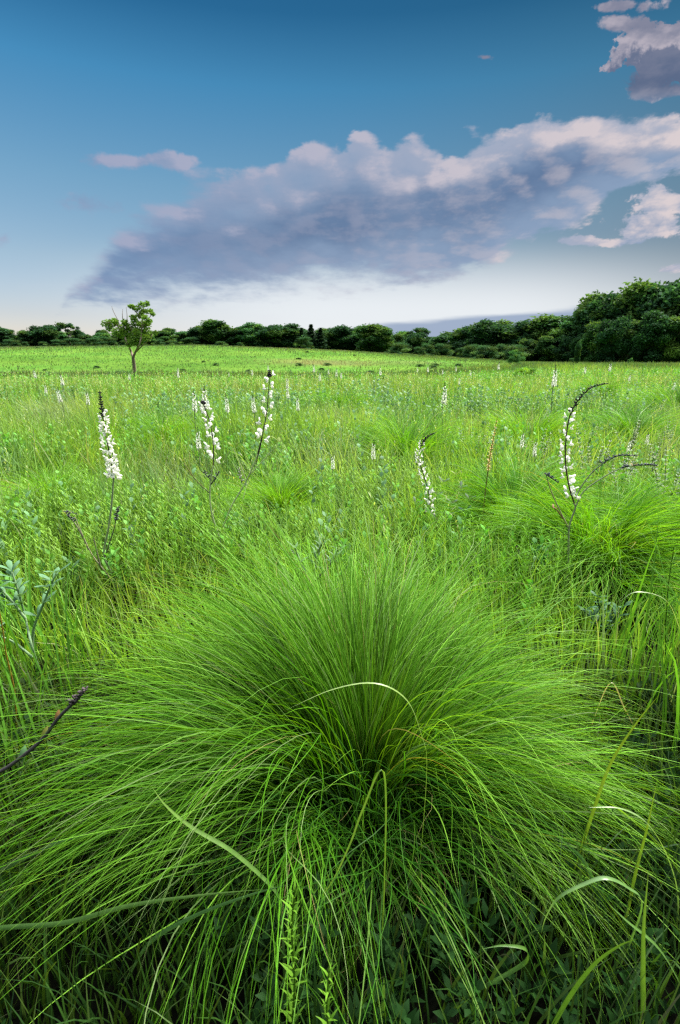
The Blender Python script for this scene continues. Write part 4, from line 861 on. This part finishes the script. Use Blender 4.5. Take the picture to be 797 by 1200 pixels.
shoot('short bright leafy shoot right of the tallest bottom shoot', .42, [(388, 1230), (383, 1185), (386, 1135)], 2, n=46)
shoot('thin leafy shoot at the right edge beside the tussock', 1.25, [(782, 820), (780, 750), (783, 690), (790, 640)], 3, L=.03, n=60)
for i, (px, py) in enumerate([(640, 1190), (670, 1180), (705, 1178), (735, 1186), (770, 1182), (795, 1190), (690, 1200), (755, 1200)]):
    shoot(['feathery green sprig in the lower right corner, at its left end', 'feathery green sprig second from the left in the lower right corner', 'feathery green sprig third from the left in the lower right corner', 'feathery green sprig in the middle of the lower right corner', 'feathery green sprig right of the tall vertical blade', 'feathery green sprig at the far end of the lower right corner', 'lowest feathery green sprig left of the tall vertical blade', 'lowest feathery green sprig right of the tall vertical blade'][i],
          .62, [(px - 10, py + 60), (px - 4, py + 15), (px + 8, py - 12)], 20 + i, L=.028, n=50, colr=(.045, .12, .02), W_=.14)

# dark budded stalk and orange stem at left
def budded():
    Y = .72; p = [(-60, 960), (-15, 915), (15, 895), (48, 868), (68, 842), (84, 826), (93, 818)]; ax = px_path(p, Y, 40); og = tuple(ax[0]); gz = float(terrain(ax[0][0], Y)); og = (ax[0][0] - .06, Y, gz); root = empty('budded_stalk', og)
    mb = MB(); tube(mb, np.concatenate([smooth_path([(og[0] - .03, Y, gz - .03), (og[0], Y, gz + .15), ax[0]], 8)[:-1], ax]), .0042, .0026, (.085, .075, .085), sides=8); mb.build('stem', M_STEM, root, og)
    tp = px_path([(84, 826), (90, 819), (97, 812), (101, 807)], Y, 14); mb = MB(); bud_tip(mb, tp, 0, 1, 26, rng, (.11, .09, .10), .0036); mb.build('bud_cluster', M_STEM, root, og)
    for (px, py, a, cl, sz) in ((65, 846, .3, (.22, .12, .04), .022), (47, 872, .6, (.16, .17, .03), .035), (52, 872, 1.6, (.14, .2, .03), .03), (25, 893, .1, (.10, .20, .08), .03), (30, 900, 1.9, (.12, .2, .07), .038)):
        mb = MB(); ribbons(mb, at(px, py, Y)[None], sz, a, .3, 1.0, sz * .5, cl, cl, S=7, prof='leaf', fold=True); mb.build('leaf', M_HERB, root, og)
    tag(root, 'dark purplish stalk with a knobbly bud tip reaching in from the left edge', 'plant stalk')
    Y = 1.05; pts = [(-8, 680), (2, 730), (8, 770), (17, 810), (21, 870), (28, 930), (38, 985)]; ax = px_path(pts, Y, 30)[::-1]; gz = float(terrain(ax[0][0], Y)); mb = MB()
    tube(mb, np.concatenate([[(ax[0][0] + .01, Y, gz - .02)], ax]), .0026, .0012, (.30, .20, .03), sides=7); o = mb.build('dry_stem', M_STEM, origin=(ax[0][0] + .01, Y, gz)); tag(o, 'thin bent orange-yellow dry stem at the left edge', 'stem')
budded()

# broad single grass blades
BG_ = 'broad single grass blades'
BLD = [  # label, Y, base px list, width, colours, side
    ('broad blade slanting over the left tussock front, pointed tip up left', .78, [(330, 1060), (315, 1036), (272, 998), (225, 970), (195, 945), (178, 922)], .0095, (.05, .14, .035), (.14, .24, .05), (0, 1, .4)),
    ('long flat broad blade reaching in from the lower left edge', .72, [(-60, 1100), (0, 1088), (75, 1082), (150, 1062), (230, 1050), (310, 1042)], .0105, (.05, .13, .04), (.12, .22, .05), (0, .6, 1)),
    ('broad shaded blade curving below the flat left blade', .74, [(150, 1145), (175, 1105), (225, 1075), (290, 1050), (340, 1036)], .009, (.04, .11, .035), (.08, .18, .05), (0, .6, 1)),
    ('pale arching blade crossing the middle of the largest tussock', .86, [(500, 900), (494, 862), (476, 820), (440, 801), (390, 808), (335, 832)], .0048, (.10, .20, .03), (.24, .34, .11), (0, 1, .2)),
    ('pale narrow blade hanging down the tussock front left of centre', .74, [(450, 905), (425, 950), (410, 990), (385, 1040), (352, 1075)], .0045, (.10, .20, .03), (.16, .27, .06), (1, 0, 0)),
    ('tall yellow-green blade standing at right, widening downward', .92, [(655, 1055), (675, 1010), (695, 950), (715, 895), (745, 848), (772, 815)], .010, (.10, .19, .02), (.16, .24, .03), (1, 0, 0)),
    ('long pale arching blade curving down at the right edge', .84, [(780, 1165), (790, 1110), (794, 1050), (780, 1000), (758, 965), (728, 948), (690, 946)], .0085, (.06, .14, .04), (.20, .30, .12), (0, 1, 0)),
    ('pale hooked blade arching left in the lower right', .72, [(752, 1060), (735, 1040), (710, 1029), (685, 1036), (655, 1052), (640, 1075), (634, 1095)], .0075, (.07, .16, .04), (.16, .28, .09), (0, 1, .3)),
    ('upright stiff blade at the lower right, standing vertical', .62, [(752, 1195), (753, 1140), (754, 1085), (760, 1020)], .0105, (.07, .16, .02), (.12, .22, .04), (1, 0, 0)),
    ('slanting upright yellow-green blade right of the hooked blade', .85, [(733, 1075), (745, 1020), (758, 970), (770, 915)], .009, (.09, .18, .02), (.15, .24, .03), (1, 0, 0)),
    ('broad blade bending left from the bottom right corner', .60, [(640, 1215), (665, 1170), (695, 1130), (725, 1108), (748, 1100)], .0115, (.05, .14, .02), (.10, .20, .03), (1, 0, .4)),
    ('blade descending to the right below the hooked blade', .66, [(815, 1195), (795, 1150), (770, 1110), (735, 1080), (712, 1058)], .0095, (.06, .15, .03), (.10, .20, .05), (0, 1, .4)),
    ('dark blue-green blade leaning behind the hooked blade', .86, [(745, 1150), (725, 1110), (705, 1060), (685, 1010), (660, 985)], .011, (.035, .10, .045), (.06, .15, .07), (1, 0, 0)),
    ('curled dark blade looping in the shade at lower middle right', .70, [(560, 1160), (600, 1138), (617, 1125), (615, 1112), (590, 1108), (565, 1112)], .0085, (.05, .13, .02), (.08, .17, .03), (0, 1, .5)),
    ('upright blade at the bottom edge right of centre', .50, [(448, 1215), (449, 1185), (450, 1145)], .0085, (.06, .15, .03), (.12, .24, .06), (1, 0, 0)),
    ('pale blade rising from the bottom left edge', .55, [(440, 1205), (400, 1180), (370, 1170)], .0075, (.07, .17, .05), (.15, .25, .09), (0, 1, .3)),
    ('narrow upright dark blade in the lower left, tallest there', .82, [(62, 1190), (68, 1120), (74, 1050), (90, 990)], .0075, (.05, .13, .02), (.09, .18, .03), (1, 0, 0)),
    ('short upright blade in the lower left beside the tallest one', .78, [(102, 1130), (100, 1085), (97, 1050)], .007, (.06, .16, .02), (.10, .2, .03), (1, 0, 0)),
    ('pale upright blade right of the tussock near the bent-tip stalk', 1.35, [(706, 800), (707, 740), (706, 672)], .011, (.10, .18, .09), (.16, .25, .14), (1, 0, 0)),
    ('pale arching blade curving over right of the tussock', 1.15, [(800, 765), (790, 720), (775, 700), (745, 694), (725, 706)], .006, (.20, .26, .12), (.20, .28, .12), (0, 1, .2)),
    ('straw-coloured bent blade hanging at the right of the tussock', 1.1, [(716, 800), (732, 830), (746, 860), (754, 900)], .004, (.40, .36, .24), (.36, .30, .18), (1, 0, 0)),
    ('wide dark blade at the left edge of the tussock foot', .9, [(-30, 1040), (20, 1010), (75, 985), (120, 975)], .011, (.05, .13, .05), (.09, .18, .06), (0, .6, 1)),
    ('tall thin yellow blade beside the right edge', 1.0, [(797, 985), (780, 940), (765, 905), (740, 880)], .006, (.14, .22, .02), (.18, .25, .04), (1, 0, 0)),
]
for (lab, Y, pp, w, c0, c1, sd) in BLD:
    if Y > .56 and Y < .95: w *= 0.84; Y *= 0.76
    pts = [at(a, b, Y) for a, b in pp]; f = pts[0]; gz = float(terrain(f[0], Y))
    if f[2] > gz + .02:
        d = f - pts[1]; base = np.array([f[0] + d[0] * .3, Y + .03, gz - .02]); pts = [base, (base + f) / 2 + (d * .15)] + pts
    mb = MB(); blade_path(mb, pts, w * .9, c0, c1, sd, n=40, peak=.5); o = mb.build('broad_sedge', M_BROAD, origin=(pts[0][0], Y, gz)); tag(o, lab, 'grass blade', BG_)
